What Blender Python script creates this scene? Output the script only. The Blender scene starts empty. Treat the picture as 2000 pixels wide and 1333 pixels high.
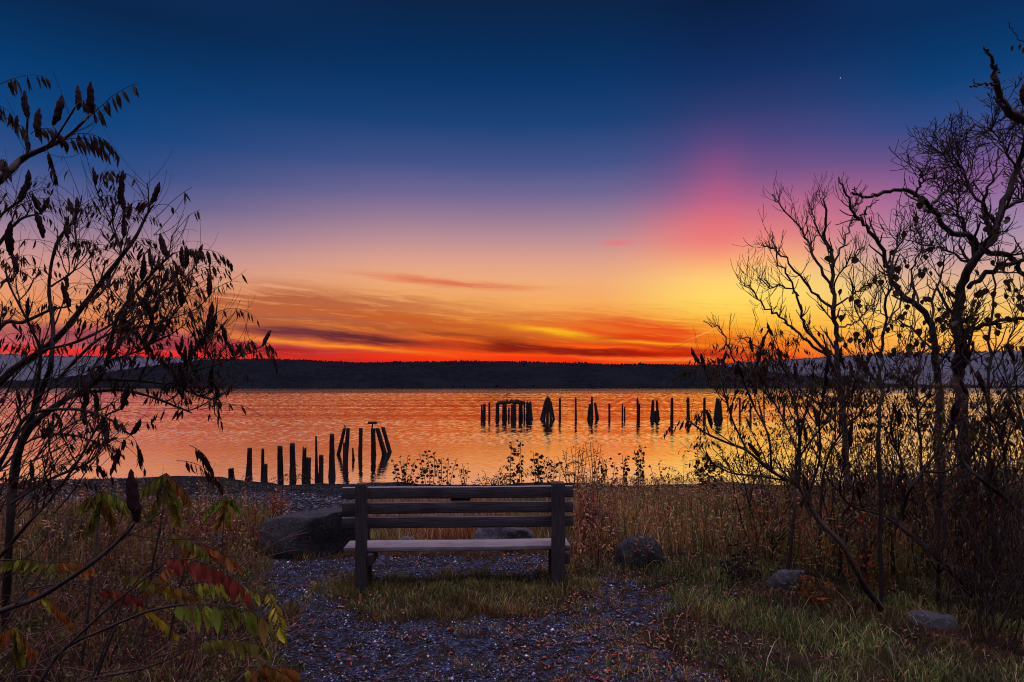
import bpy, math, random
import numpy as np
from mathutils import Vector, noise, Matrix

R = random.Random(7)
NR = np.random.default_rng(7)
SC = bpy.context.scene
COL = SC.collection

# ------------------------------------------------------------------ camera
F, HX, HY, EYE = 1333.0, 1000.0, 755.0, 1.56
WATER = -2.5
cam_d = bpy.data.cameras.new('camera')
cam = bpy.data.objects.new('camera', cam_d); COL.objects.link(cam)
cam.location = (0, 0, EYE); cam.rotation_euler = (math.pi/2, 0, 0)
cam_d.lens = 24.0; cam_d.sensor_width = 36.0
cam_d.shift_y = (HY - 666.5)/2000.0
cam_d.clip_start = 0.05; cam_d.clip_end = 30000
SC.camera = cam
SC.view_settings.view_transform = 'Standard'
SC.view_settings.look = 'None'
SC.view_settings.exposure = 0.0
SC.view_settings.gamma = 1.0

def P(px, py, Y):
    return np.array([(px-HX)*Y/F, Y, EYE-(py-HY)*Y/F])

def lin(c):
    out = []
    for v in c:
        v = v/255.0
        out.append(v/12.92 if v <= 0.04045 else ((v+0.055)/1.055)**2.4)
    return out

def azel(px, py):
    u, v = (px-HX)/F, (HY-py)/F
    a = math.atan(u)
    return a, math.atan(v*math.cos(a))

# ------------------------------------------------------------------ world: dusk sky
class NT:
    def __init__(s, tree):
        s.t = tree; s.n = tree.nodes; s.l = tree.links
    def node(s, typ, **kw):
        n = s.n.new(typ)
        for k, v in kw.items(): setattr(n, k, v)
        return n
    def put(s, sock, v):
        if hasattr(v, 'is_output') or isinstance(v, bpy.types.NodeSocket): s.l.new(v, sock)
        else: sock.default_value = v
    def m(s, op, a, b=0.0, c=0.0, clamp=False):
        n = s.n.new('ShaderNodeMath'); n.operation = op; n.use_clamp = clamp
        s.put(n.inputs[0], a); s.put(n.inputs[1], b)
        if op in ('MULTIPLY_ADD',): s.put(n.inputs[2], c)
        return n.outputs[0]
    def smooth(s, x, a, b, lo=0.0, hi=1.0):
        n = s.n.new('ShaderNodeMapRange'); n.interpolation_type = 'SMOOTHSTEP'
        s.put(n.inputs[0], x); n.inputs[1].default_value = a; n.inputs[2].default_value = b
        n.inputs[3].default_value = lo; n.inputs[4].default_value = hi
        return n.outputs[0]
    def mix(s, f, a, b, blend='MIX'):
        n = s.n.new('ShaderNodeMix'); n.data_type = 'RGBA'; n.blend_type = blend
        s.put(n.inputs[0], f); s.put(n.inputs[6], a); s.put(n.inputs[7], b)
        return n.outputs[2]
    def ramp(s, x, stops, interp='LINEAR'):
        n = s.n.new('ShaderNodeValToRGB'); cr = n.color_ramp; cr.interpolation = interp
        stops = sorted(stops, key=lambda q: q[0])
        while len(cr.elements) < len(stops): cr.elements.new(0.5)
        for e, (p, c) in zip(cr.elements, stops):
            e.position = p; e.color = (c[0], c[1], c[2], 1)
        s.put(n.inputs[0], x)
        return n.outputs[0]
    def comb(s, x, y, z=0.0):
        n = s.n.new('ShaderNodeCombineXYZ')
        s.put(n.inputs[0], x); s.put(n.inputs[1], y); s.put(n.inputs[2], z)
        return n.outputs[0]
    def noise(s, vec, scale=1.0, detail=3.0, rough=0.55, dist=0.0):
        n = s.n.new('ShaderNodeTexNoise')
        if vec is not None: s.put(n.inputs['Vector'], vec)
        n.inputs['Scale'].default_value = scale; n.inputs['Detail'].default_value = detail
        n.inputs['Roughness'].default_value = rough; n.inputs['Distortion'].default_value = dist
        return n.outputs[0]

world = bpy.data.worlds.new('World'); SC.world = world; world.use_nodes = True
wt = NT(world.node_tree); wt.n.clear()
tc = wt.node('ShaderNodeTexCoord')
sx = wt.node('ShaderNodeSeparateXYZ'); wt.l.new(tc.outputs['Generated'], sx.inputs[0])
dx, dy, dz = sx.outputs
AZ = wt.m('ARCTAN2', dx, dy); EL = wt.m('ARCSINE', dz)
ELMAX = math.radians(90)
T = wt.m('DIVIDE', EL, ELMAX, clamp=True)

def column(px, rows, top):
    st = [(max(0.0, azel(px, py)[1]/ELMAX), lin(c)) for py, c in rows]
    st += [(0.42, top[0]), (0.58, top[1]), (0.68, top[2]), (0.80, top[3])]
    return wt.ramp(T, st)
TOP = ((0.012, 0.04, 0.15), (0.11, 0.11, 0.26), (1.3, 1.08, 1.6), (3.5, 2.85, 3.75))  # last stops: unseen overhead cap, brighter than dusk, added to light the foreground
c0 = column(150, [(757, (230,50,40)), (698, (232,66,52)), (680, (214,84,84)), (660, (196,104,104)), (630, (236,146,84)), (590, (240,158,104)),
        (550, (226,156,128)), (510, (205,147,142)), (470, (170,132,148)), (430, (132,114,148)), (380, (86,92,142)), (320, (44,76,134)),
        (240, (12,66,124)), (150, (3,58,112)), (80, (3,48,95)), (0, (5,37,76))], TOP)
c1 = column(850, [(757, (210,22,8)), (706, (238,30,6)), (692, (248,62,8)), (675, (250,104,14)), (655, (248,136,32)), (630, (246,156,56)), (590, (248,172,94)),
        (550, (240,172,120)), (510, (222,160,138)), (470, (190,143,147)), (430, (156,124,148)), (380, (112,102,146)), (320, (66,82,136)),
        (240, (24,64,118)), (150, (5,50,101)), (80, (3,42,86)), (0, (7,34,70))], TOP)
c2 = column(1400, [(757, (232,40,10)), (708, (245,66,12)), (690, (250,110,18)), (665, (252,150,30)), (640, (254,184,50)), (610, (255,206,80)), (580, (255,218,100)),
        (545, (255,208,112)), (510, (252,178,116)), (470, (232,140,126)), (430, (196,112,134)), (390, (158,94,138)), (340, (112,80,134)), (280, (74,68,126)),
        (220, (42,58,112)), (150, (16,46,98)), (80, (8,36,82)), (0, (6,28,64))], TOP)
c3 = column(1900, [(757, (240,120,50)), (690, (250,166,66)), (660, (252,186,76)), (620, (250,196,96)), (580, (240,190,122)), (540, (222,174,142)),
        (500, (192,152,160)), (460, (164,136,166)), (410, (150,116,160)), (350, (136,92,146)), (290, (94,78,136)), (230, (46,72,132)),
        (150, (6,62,118)), (80, (2,52,103)), (0, (4,42,88))], TOP)
az = lambda px: azel(px, HY)[0]
base = wt.mix(wt.smooth(AZ, az(150), az(850)), c0, c1)
base = wt.mix(wt.smooth(AZ, az(1150), az(1430)), base, c2)
base = wt.mix(wt.smooth(AZ, az(1490), az(1850)), base, c3)

# streaked cloud near the horizon, laid out in azimuth / elevation
wA = wt.noise(wt.comb(wt.m('MULTIPLY', AZ, 5.0), wt.m('MULTIPLY', EL, 30.0), 3.1), 1.0, 4, 0.6)
wB = wt.noise(wt.comb(wt.m('MULTIPLY', AZ, 14.0), wt.m('MULTIPLY', EL, 110.0), 8.7), 1.0, 3, 0.6)
ELw = wt.m('ADD', EL, wt.m('ADD', wt.m('MULTIPLY_ADD', wA, 0.018, -0.009), wt.m('MULTIPLY_ADD', wB, 0.007, -0.0035)))
st_v = wt.comb(wt.m('MULTIPLY', AZ, 9.0), wt.m('ADD', wt.m('MULTIPLY', ELw, 150.0), wt.m('MULTIPLY', AZ, 11.0)), 1.0)
streak = wt.noise(st_v, 1.0, 5, 0.62, 0.3)
st_v2 = wt.comb(wt.m('MULTIPLY', AZ, 20.0), wt.m('ADD', wt.m('MULTIPLY', ELw, 420.0), wt.m('MULTIPLY', AZ, 34.0)), 5.0)
fine = wt.noise(st_v2, 1.0, 6, 0.7, 0.5)

sky = base
def stroke(sky, px, py, L, Tk, slope, rgb, k, tex=0.6, soft=1.0):
    a, e = azel(px, py)
    s = F
    da = wt.m('SUBTRACT', AZ, a)
    de = wt.m('ADD', wt.m('SUBTRACT', ELw if tex > 0 else EL, e), wt.m('MULTIPLY', da, slope))
    qa = wt.m('POWER', wt.m('ABSOLUTE', wt.m('MULTIPLY', da, s/L)), 2.0)
    qe = wt.m('POWER', wt.m('ABSOLUTE', wt.m('MULTIPLY', de, s/(Tk*1.25))), 2.0)
    g = wt.m('POWER', 2.718, wt.m('MULTIPLY', wt.m('ADD', qa, qe), -1.2))
    if tex > 0:
        tx = wt.m('ADD', wt.smooth(streak, 0.34, 0.56, 1-0.8*tex, 1.12), wt.m('MULTIPLY_ADD', fine, 1.3, -0.65))
        g = wt.m('MULTIPLY', g, tx, clamp=True)
    g = wt.m('MULTIPLY', g, k*(1.3 if tex > 0 else 1.0), clamp=True)
    front = wt.m('GREATER_THAN', dy, 0.0)
    g = wt.m('MULTIPLY', g, front)
    r = lin(rgb)
    return wt.mix(g, sky, (r[0], r[1], r[2], 1))
STROKES = [
    # px, py, half length, half thickness, slope, colour, strength, texture
    (1402, 405, 62, 74, 0.0, (232,88,120), 0.27, 0.0),
    (1385, 455, 125, 38, 0.0, (246,112,108), 0.42, 0.0),
    (1620, 430, 130, 45, 0.0, (212,104,132), 0.35, 0.0),
    (960, 674, 520, 26, 0.035, (240,74,10), 0.62, 0.6),
    (600, 606, 330, 34, 0.03, (182,98,64), 0.95, 0.75),
    (860, 632, 280, 16, 0.05, (200,92,34), 0.9, 0.75),
    (520, 640, 160, 8, 0.08, (178,96,66), 0.6, 0.5),
    (880, 551, 170, 7, 0.06, (222,116,82), 0.75, 0.45),
    (790, 592, 90, 7, 0.06, (196,112,72), 0.6, 0.5),
    (1204, 475, 30, 4.5, -0.02, (240,104,112), 0.6, 0.0),
    (330, 668, 300, 17, 0.06, (150,68,88), 0.8, 0.4),
    (330, 694, 420, 7, 0.02, (240,44,44), 0.8, 0.3),
    (560, 688, 240, 12, 0.07, (170,22,30), 0.75, 0.5),
    (690, 661, 185, 10, 0.09, (98,30,42), 0.95, 0.35),
    (560, 652, 110, 7, 0.05, (110,44,58), 0.8, 0.4),
    (1250, 652, 170, 24, 0.08, (232,60,6), 1.0, 0.6),
    (1120, 655, 130, 6, 0.13, (255,186,26), 0.8, 0.3),
    (1200, 664, 100, 7, 0.05, (196,26,8), 0.7, 0.6),
    (1010, 674, 80, 11, 0.05, (108,34,16), 0.85, 0.5),
    (1150, 689, 260, 10, 0.05, (140,10,8), 0.95, 0.4),
    (1330, 690, 120, 8, 0.07, (190,14,6), 0.85, 0.4),
    (960, 702, 420, 5, 0.01, (250,44,8), 0.7, 0.5),
    (1320, 704, 100, 3.5, 0.02, (255,136,48), 0.8, 0.3),
    (1000, 655, 200, 6, 0.08, (206,98,24), 0.6, 0.5),
    (640, 674, 190, 3.5, 0.07, (255,150,28), 0.75, 0.3),
    (1290, 673, 110, 3.5, 0.08, (255,150,22), 0.8, 0.4),
    (1170, 679, 130, 3.0, 0.07, (255,84,10), 0.8, 0.4),
    (1235, 700, 170, 2.5, 0.03, (255,96,30), 0.8, 0.4),
    (930, 690, 170, 3.5, 0.05, (255,72,10), 0.75, 0.4),
    (1395, 668, 60, 8, 0.10, (232,116,20), 0.7, 0.6),
    (1160, 640, 170, 6, 0.07, (236,112,30), 0.6, 0.6),
    (980, 618, 230, 9, 0.05, (216,126,60), 0.55, 0.7),
    (700, 640, 250, 5, 0.05, (186,92,46), 0.7, 0.6),
    (560, 622, 200, 5, 0.03, (166,92,70), 0.6, 0.6),
    (880, 655, 120, 4, 0.06, (160,66,24), 0.7, 0.5),
    (1374, 652, 26, 1.0, -0.42, (255,200,110), 0.5, 0.0),
    (1310, 682, 28, 1.2, -0.42, (110,30,10), 0.5, 0.0),
]
for q in STROKES: sky = stroke(sky, *q)
# fine streaks across the low band
band = wt.m('MULTIPLY', wt.smooth(EL, 0.035, 0.06), wt.smooth(EL, 0.075, 0.15, 1, 0))
f_dark = wt.m('MULTIPLY', wt.m('MULTIPLY', wt.smooth(fine, 0.48, 0.72), band), 0.35)
sky = wt.mix(f_dark, sky, (0.45, 0.10, 0.03, 1))
# anti-twilight half of the sky behind the photographer, plus the added bright overhead fill
east = wt.ramp(T, [(0.0, (0.07, 0.06, 0.10)), (0.1, (0.13, 0.08, 0.12)), (0.2, (0.12, 0.10, 0.17)), (0.42, (0.12, 0.12, 0.22)), (0.58, (0.13, 0.13, 0.28)), (0.68, (1.3, 1.08, 1.6)), (0.80, (3.5, 2.85, 3.75))])
sky = wt.mix(wt.smooth(dy, 0.45, -0.35), sky, east)
sky = wt.mix(wt.smooth(EL, -0.005, -0.06), sky, (0.02, 0.02, 0.03, 1))
bg = wt.node('ShaderNodeBackground'); wt.l.new(sky, bg.inputs[0]); bg.inputs[1].default_value = 1.0
nish = wt.node('ShaderNodeTexSky'); nish.sky_type = 'NISHITA'; nish.sun_disc = False
nish.sun_elevation = math.radians(-4); nish.sun_rotation = math.radians(17)
bg2 = wt.node('ShaderNodeBackground'); wt.l.new(nish.outputs[0], bg2.inputs[0]); bg2.inputs[1].default_value = 0.05
addn = wt.node('ShaderNodeAddShader'); wt.l.new(bg.outputs[0], addn.inputs[0]); wt.l.new(bg2.outputs[0], addn.inputs[1])
wo = wt.node('ShaderNodeOutputWorld'); wt.l.new(addn.outputs[0], wo.inputs[0])

# ------------------------------------------------------------------ helpers
def tag(o, label=None, cat=None, group=None, kind=None):
    if label: o['label'] = label
    if cat: o['category'] = cat
    if group: o['group'] = group
    if kind: o['kind'] = kind
    return o

def empty(name, loc, label, cat, group=None):
    o = bpy.data.objects.new(name, None); COL.objects.link(o)
    o.location = loc; o.empty_display_size = 0.2
    return tag(o, label, cat, group)

class MB:
    def __init__(s): s.v = []; s.q = []; s.t = []; s.c = []; s.n = 0
    def add(s, v, quads=None, tris=None, col=None):
        v = np.asarray(v, float)
        if quads is not None and len(quads): s.q.append(np.asarray(quads, int)+s.n)
        if tris is not None and len(tris): s.t.append(np.asarray(tris, int)+s.n)
        s.v.append(v)
        if col is None: col = np.ones((len(v), 3))*0.5
        col = np.asarray(col, float)
        if col.ndim == 1: col = np.tile(col, (len(v), 1))
        s.c.append(col); s.n += len(v)
    def build(s, name, mat, parent=None, off=(0,0,0), smooth=False):
        me = bpy.data.meshes.new(name)
        if s.n:
            v = np.concatenate(s.v) - np.asarray(off)
            q = np.concatenate(s.q) if s.q else np.zeros((0,4), int)
            t = np.concatenate(s.t) if s.t else np.zeros((0,3), int)
            me.vertices.add(len(v)); me.vertices.foreach_set('co', v.astype(np.float32).ravel())
            idx = np.concatenate([q.ravel(), t.ravel()]).astype(np.int32)
            me.loops.add(len(idx)); me.loops.foreach_set('vertex_index', idx)
            ls = np.concatenate([np.arange(len(q))*4, len(q)*4+np.arange(len(t))*3]).astype(np.int32)
            me.polygons.add(len(ls)); me.polygons.foreach_set('loop_start', ls)
            me.update(calc_edges=True)
            a = me.attributes.new('Col', 'FLOAT_COLOR', 'POINT')
            cc = np.concatenate(s.c); cc = np.concatenate([cc, np.ones((len(cc),1))], 1)
            a.data.foreach_set('color', cc.astype(np.float32).ravel())
            if smooth: me.shade_smooth()
        o = bpy.data.objects.new(name, me); COL.objects.link(o)
        if mat: me.materials.append(mat)
        if parent: o.parent = parent
        else: o.location = off
        return o

def norm(v):
    return v/(np.linalg.norm(v)+1e-9)

def tube(mb, pts, r, k=5, col=None, cap=True):
    pts = np.asarray(pts, float); n = len(pts)
    r = np.broadcast_to(np.asarray(r, float), (n,))
    tg = np.gradient(pts, axis=0); tg /= (np.linalg.norm(tg, axis=1, keepdims=True)+1e-9)
    ref = np.array([0.13, 0.31, 0.94]) if abs(tg[:,2]).mean() < 0.8 else np.array([0.94, 0.31, 0.13])
    a = np.cross(tg, ref); a /= (np.linalg.norm(a, axis=1, keepdims=True)+1e-9)
    b = np.cross(tg, a)
    th = np.arange(k)*2*math.pi/k
    ring = pts[:,None,:] + r[:,None,None]*(np.cos(th)[None,:,None]*a[:,None,:] + np.sin(th)[None,:,None]*b[:,None,:])
    i = np.arange(n-1)[:,None]*k; j = np.arange(k)[None,:]; j2 = (j+1) % k
    q = np.stack([i+j, i+j2, i+k+j2, i+k+j], -1).reshape(-1, 4)
    v = ring.reshape(-1, 3); tri = None
    if cap:
        v = np.concatenate([v, pts[-1:]+tg[-1:]*r[-1]]); e = len(v)-1
        tri = [[(n-1)*k+jj, (n-1)*k+(jj+1) % k, e] for jj in range(k)]
    mb.add(v, q, tri, col)

def cr(pts, m=4):
    pts = np.asarray(pts, float)
    if len(pts) < 3:
        t = np.linspace(0, 1, m+1)[:,None]; return pts[0]*(1-t)+pts[-1]*t
    e = np.concatenate([[2*pts[0]-pts[1]], pts, [2*pts[-1]-pts[-2]]])
    out = []
    for i in range(1, len(e)-2):
        p0, p1, p2, p3 = e[i-1:i+3]
        for t in np.arange(m)/m:
            out.append(0.5*(2*p1+(p2-p0)*t+(2*p0-5*p1+4*p2-p3)*t*t+(3*p1-p0-3*p2+p3)*t**3))
    out.append(pts[-1]); return np.array(out)

def rnd(a, b): return R.uniform(a, b)
def rv(): return norm(np.array([R.gauss(0,1), R.gauss(0,1), R.gauss(0,1)]))

def wob(x, y, s=1.0, o=0.0):
    return (np.sin(x*1.7*s+o+1.3*np.sin(y*1.1*s+o))+np.sin(y*2.3*s-o*1.7+1.1*np.sin(x*1.9*s))+0.6*np.sin((x*3.9+y*3.1)*s+o)+0.5*np.sin((x*-5.3+y*4.7)*s+2*o))/3.1

# ------------------------------------------------------------------ materials
MATS = {}
def mat(name):
    m = bpy.data.materials.new(name); m.use_nodes = True
    t = NT(m.node_tree); b = t.n.get('Principled BSDF'); MATS[name] = m
    return m, t, b

def leaf_mat(name, trans=0.35, rough=0.6):
    m, t, b = mat(name)
    at = t.node('ShaderNodeAttribute', attribute_name='Col')
    geo = t.node('ShaderNodeTexCoord')
    n = t.noise(geo.outputs['Object'], 60.0, 2)
    c = t.mix(0.5, at.outputs['Color'], t.ramp(n, [(0.3, (0.55,0.55,0.55)), (0.7, (1.35,1.35,1.35))]), 'MULTIPLY')
    c = t.mix(0.5, at.outputs['Color'], c)
    t.l.new(c, b.inputs['Base Color']); b.inputs['Roughness'].default_value = rough
    b.inputs['Specular IOR Level'].default_value = 0.25
    tr = t.node('ShaderNodeBsdfTranslucent'); t.l.new(c, tr.inputs[0])
    mx = t.node('ShaderNodeMixShader'); mx.inputs[0].default_value = trans
    t.l.new(b.outputs[0], mx.inputs[1]); t.l.new(tr.outputs[0], mx.inputs[2])
    t.l.new(mx.outputs[0], t.n['Material Output'].inputs[0])
    return m
M_leaf = leaf_mat('leaf')
M_dryleaf = leaf_mat('dry_leaf', 0.12, 0.8)
M_grass = leaf_mat('grass_blade', 0.3, 0.5)

def wood_mat(name, c1, c2, sc=(1,1,1), scale=20, bump=0.4, rough=0.85, det=6):
    m, t, b = mat(name)
    tcn = t.node('ShaderNodeTexCoord'); mp = t.node('ShaderNodeMapping')
    t.l.new(tcn.outputs['Object'], mp.inputs[0]); mp.inputs['Scale'].default_value = sc
    n = t.noise(mp.outputs[0], scale, det, 0.65, 0.4)
    n2 = t.noise(tcn.outputs['Object'], 3.0, 4, 0.6)
    c = t.ramp(n, [(0.3, c1), (0.7, c2)])
    c = t.mix(t.smooth(n2, 0.4, 0.7, 0.0, 0.5), c, tuple(x*0.6 for x in c1)+(1,))
    t.l.new(c, b.inputs['Base Color']); b.inputs['Roughness'].default_value = rough
    b.inputs['Specular IOR Level'].default_value = 0.3
    bp = t.node('ShaderNodeBump'); bp.inputs['Strength'].default_value = bump; bp.inputs['Distance'].default_value = 0.01
    t.l.new(n, bp.inputs['Height']); t.l.new(bp.outputs[0], b.inputs['Normal'])
    return m
M_bark = wood_mat('bark', (0.022,0.016,0.013), (0.07,0.05,0.042), (1,1,0.35), 40)
M_bark2 = wood_mat('grey_bark', (0.035,0.03,0.028), (0.11,0.095,0.085), (1,1,0.3), 40)
M_bench = wood_mat('weathered_slat_lit_top', (0.03,0.027,0.028), (0.125,0.112,0.115), (0.6,8,14), 9, 0.5, 0.75)
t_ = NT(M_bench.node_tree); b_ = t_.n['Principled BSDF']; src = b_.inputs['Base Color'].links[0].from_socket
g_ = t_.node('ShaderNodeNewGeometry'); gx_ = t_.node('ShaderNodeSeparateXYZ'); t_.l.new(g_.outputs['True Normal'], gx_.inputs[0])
t_.l.new(t_.mix(t_.smooth(gx_.outputs[2], .35, .8, 0, .85), src, (0.30, 0.27, 0.28, 1)), b_.inputs['Base Color'])  # paints skylight into the slat colour: upward faces made paler
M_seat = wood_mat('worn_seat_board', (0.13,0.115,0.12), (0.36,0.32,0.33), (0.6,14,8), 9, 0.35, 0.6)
M_post = wood_mat('weathered_post', (0.028,0.025,0.026), (0.11,0.098,0.10), (9,9,0.7), 10, 0.6, 0.85)
M_pile = wood_mat('old_piling', (0.008,0.007,0.007), (0.026,0.022,0.021), (3,3,0.6), 5, 0.8, 0.9)
M_iron = wood_mat('dark_plaque_metal', (0.008,0.008,0.009), (0.02,0.02,0.022), (1,1,1), 30, 0.1, 0.5)
M_cone = wood_mat('sumac_fruit', (0.022,0.006,0.008), (0.065,0.014,0.017), (1,1,1), 90, 1.0, 0.95, 3)
M_bird = wood_mat('dark_feather', (0.012,0.012,0.014), (0.03,0.03,0.03), (1,1,1), 20, 0.1, 0.8)

def stone_mat(name, c1, c2, c3):
    m, t, b = mat(name)
    tcn = t.node('ShaderNodeTexCoord')
    n = t.noise(tcn.outputs['Object'], 7, 8, 0.7); n2 = t.noise(tcn.outputs['Object'], 45, 4, 0.7); n3 = t.noise(tcn.outputs['Object'], 2.2, 3, 0.6)
    c = t.ramp(n, [(0.32, c1), (0.66, c2)])
    c = t.mix(t.smooth(n2, 0.52, 0.68, 0, 0.75), c, c3+(1,))
    c = t.mix(t.smooth(n3, 0.45, 0.65, 0, 0.5), c, (c1[0]*0.5, c1[1]*0.6, c1[2]*0.45, 1))
    t.l.new(c, b.inputs['Base Color']); b.inputs['Roughness'].default_value = 0.85
    bp = t.node('ShaderNodeBump'); bp.inputs['Strength'].default_value = 0.9; bp.inputs['Distance'].default_value = 0.03
    t.l.new(t.m('ADD', n, t.m('MULTIPLY', n2, 0.4)), bp.inputs['Height']); t.l.new(bp.outputs[0], b.inputs['Normal'])
    return m
M_stone = stone_mat('boulder_stone', (0.007,0.007,0.008), (0.026,0.025,0.028), (0.09,0.09,0.11))
M_stone_pale = stone_mat('pale_stone', (0.028,0.028,0.033), (0.095,0.095,0.108), (0.22,0.22,0.25))

def vcol_mat(name, rough=0.7, spec=0.4):
    m, t, b = mat(name)
    at = t.node('ShaderNodeAttribute', attribute_name='Col')
    t.l.new(at.outputs['Color'], b.inputs['Base Color']); b.inputs['Roughness'].default_value = rough
    b.inputs['Specular IOR Level'].default_value = spec
    return m
M_pebble = vcol_mat('pebble_stone', 0.6, 0.25)

# ground: soil, gravel (attribute G), dark wet strand
m, t, b = mat('ground_soil'); M_ground = m
tcn = t.node('ShaderNodeTexCoord'); O = tcn.outputs['Object']
ga = t.node('ShaderNodeAttribute', attribute_name='Col'); gs = t.node('ShaderNodeSeparateColor'); t.l.new(ga.outputs['Color'], gs.inputs[0])
vor = t.node('ShaderNodeTexVoronoi'); t.l.new(O, vor.inputs['Vector']); vor.inputs['Scale'].default_value = 42
vor2 = t.node('ShaderNodeTexVoronoi'); t.l.new(O, vor2.inputs['Vector']); vor2.inputs['Scale'].default_value = 95
vh = t.node('ShaderNodeSeparateColor'); t.l.new(vor.outputs['Color'], vh.inputs[0])
vh2 = t.node('ShaderNodeSeparateColor'); t.l.new(vor2.outputs['Color'], vh2.inputs[0])
grav = t.mix(0.5, t.ramp(vh.outputs[0], [(0, (0.006,0.006,0.009)), (0.6, (0.026,0.032,0.055)), (1, (0.10,0.115,0.19))]), t.ramp(vh2.outputs[0], [(0, (0.006,0.006,0.009)), (0.7, (0.031,0.037,0.062)), (1, (0.125,0.146,0.24))]))
n1 = t.noise(O, 3.5, 7, 0.65); n2 = t.noise(O, 30, 5, 0.7)
soil = t.ramp(n1, [(0.3, (0.010,0.007,0.005)), (0.6, (0.04,0.025,0.017)), (0.75, (0.075,0.038,0.024))])
soil = t.mix(0.6, soil, t.ramp(n2, [(0.3, (0.3,0.3,0.3)), (0.7, (1.6,1.5,1.4))]), 'MULTIPLY')
n3 = t.noise(O, 9.0, 5, 0.7)
gm = t.m('ADD', t.m('MULTIPLY', gs.outputs[0], t.smooth(n3, 0.42, 0.56, 0.12, 1.0)), t.m('MULTIPLY_ADD', n2, 0.8, -0.4))
cc = t.mix(t.smooth(gm, 0.35, 0.65), soil, grav)
gz = t.node('ShaderNodeNewGeometry'); gx = t.node('ShaderNodeSeparateXYZ'); t.l.new(gz.outputs['Position'], gx.inputs[0])
zz = t.m('ADD', gx.outputs[2], t.m('MULTIPLY_ADD', n1, 0.5, -0.25))
cc = t.mix(t.smooth(zz, -0.75, -1.35), cc, (0.012, 0.011, 0.012, 1))
t.l.new(cc, b.inputs['Base Color']); b.inputs['Roughness'].default_value = 0.9; b.inputs['Specular IOR Level'].default_value = 0.04
bp = t.node('ShaderNodeBump'); bp.inputs['Strength'].default_value = 1.0; bp.inputs['Distance'].default_value = 0.02
t.l.new(t.m('ADD', t.m('SUBTRACT', 1.0, vor.outputs['Distance']), n2), bp.inputs['Height']); t.l.new(bp.outputs[0], b.inputs['Normal'])

# water
m, t, b = mat('lake_water'); M_water = m
tcn = t.node('ShaderNodeTexCoord'); O = tcn.outputs['Object']
mp = t.node('ShaderNodeMapping'); t.l.new(O, mp.inputs[0]); mp.inputs['Scale'].default_value = (0.75, 1.0, 1)
w1 = t.noise(mp.outputs[0], 3.2, 3, 0.6, 0.4); w2 = t.noise(mp.outputs[0], 0.55, 3, 0.55, 0.3)
mp2 = t.node('ShaderNodeMapping'); t.l.new(O, mp2.inputs[0]); mp2.inputs['Scale'].default_value = (0.12, 1.0, 1)
patch = t.noise(mp2.outputs[0], 0.045, 4, 0.6, 0.5)
b.inputs['Base Color'].default_value = (0.012, 0.016, 0.03, 1); b.inputs['Roughness'].default_value = 0.06
b.inputs['IOR'].default_value = 1.33; b.inputs['Specular IOR Level'].default_value = 0.5
dsx = t.node('ShaderNodeSeparateXYZ'); t.l.new(O, dsx.inputs[0])
amp = t.m('MULTIPLY', t.smooth(patch, 0.38, 0.62, 0.45, 1.8), t.m('ADD', t.smooth(dsx.outputs[1], 26, 60, 0.6, 1.0), t.smooth(dsx.outputs[1], 400, 440, 0.0, 7.0)))
h = t.m('MULTIPLY', t.m('ADD', t.m('MULTIPLY', w1, 0.005), t.m('MULTIPLY', w2, 0.006)), amp)
bp = t.node('ShaderNodeBump'); bp.inputs['Strength'].default_value = 1.0; bp.inputs['Distance'].default_value = 1.0
t.l.new(h, bp.inputs['Height']); t.l.new(bp.outputs[0], b.inputs['Normal'])
gl = t.node('ShaderNodeBsdfGlossy'); gl.inputs['Color'].default_value = (1.0, 0.98, 1.0, 1); gl.inputs['Roughness'].default_value = 0.045
t.l.new(bp.outputs[0], gl.inputs['Normal'])
mx = t.node('ShaderNodeMixShader'); mx.inputs[0].default_value = 0.95
t.l.new(b.outputs[0], mx.inputs[1]); t.l.new(gl.outputs[0], mx.inputs[2]); t.l.new(mx.outputs[0], t.n['Material Output'].inputs[0])

# far forest
def forest_mat(name, c1, c2):
    m, t, b = mat(name)
    tcn = t.node('ShaderNodeTexCoord')
    n = t.noise(tcn.outputs['Object'], 0.06, 6, 0.7); n2 = t.noise(tcn.outputs['Object'], 0.009, 3, 0.6)
    c = t.mix(t.smooth(n2, 0.4, 0.62, 0, 0.6), t.ramp(n, [(0.35, c1), (0.68, c2)]), c2+(1,))
    t.l.new(c, b.inputs['Base Color']); b.inputs['Roughness'].default_value = 1.0; b.inputs['Specular IOR Level'].default_value = 0.0
    return m
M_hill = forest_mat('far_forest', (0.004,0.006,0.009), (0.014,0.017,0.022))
M_hill2 = forest_mat('haze_tinted_forest', (0.065,0.073,0.095), (0.12,0.128,0.16))  # distance haze put into a paler, bluer forest colour

# ------------------------------------------------------------------ terrain
def shore(x):
    return 28.4 + 2.6*np.exp(-((x+15.2)/3.2)**2) - 1.0/(1+np.exp((x+18.6)*3)) + 0.25*np.sin(x*0.9)+0.15*np.sin(x*2.3)

def zg(x, y):
    x = np.asarray(x, float); y = np.asarray(y, float)
    s = shore(x)
    z = np.where(y > 7.5, WATER*(y-7.5)/(s-7.5), 0.0)
    z = np.maximum(z, -4.6)
    k = np.clip((y-6.5)/2, 0, 1)*np.clip((7.5-0)/1, 0, 1)
    z = z + 0.025*wob(x, y, 1.0) + 0.012*wob(x, y, 3.1, 2.0) + 0.05*k*wob(x, y, 0.5, 1.0)
    return z

def gp(px, py):     # pixel on the level ground near the bench
    Y = F*EYE/(py-HY); return ((px-HX)*Y/F, Y)

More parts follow.
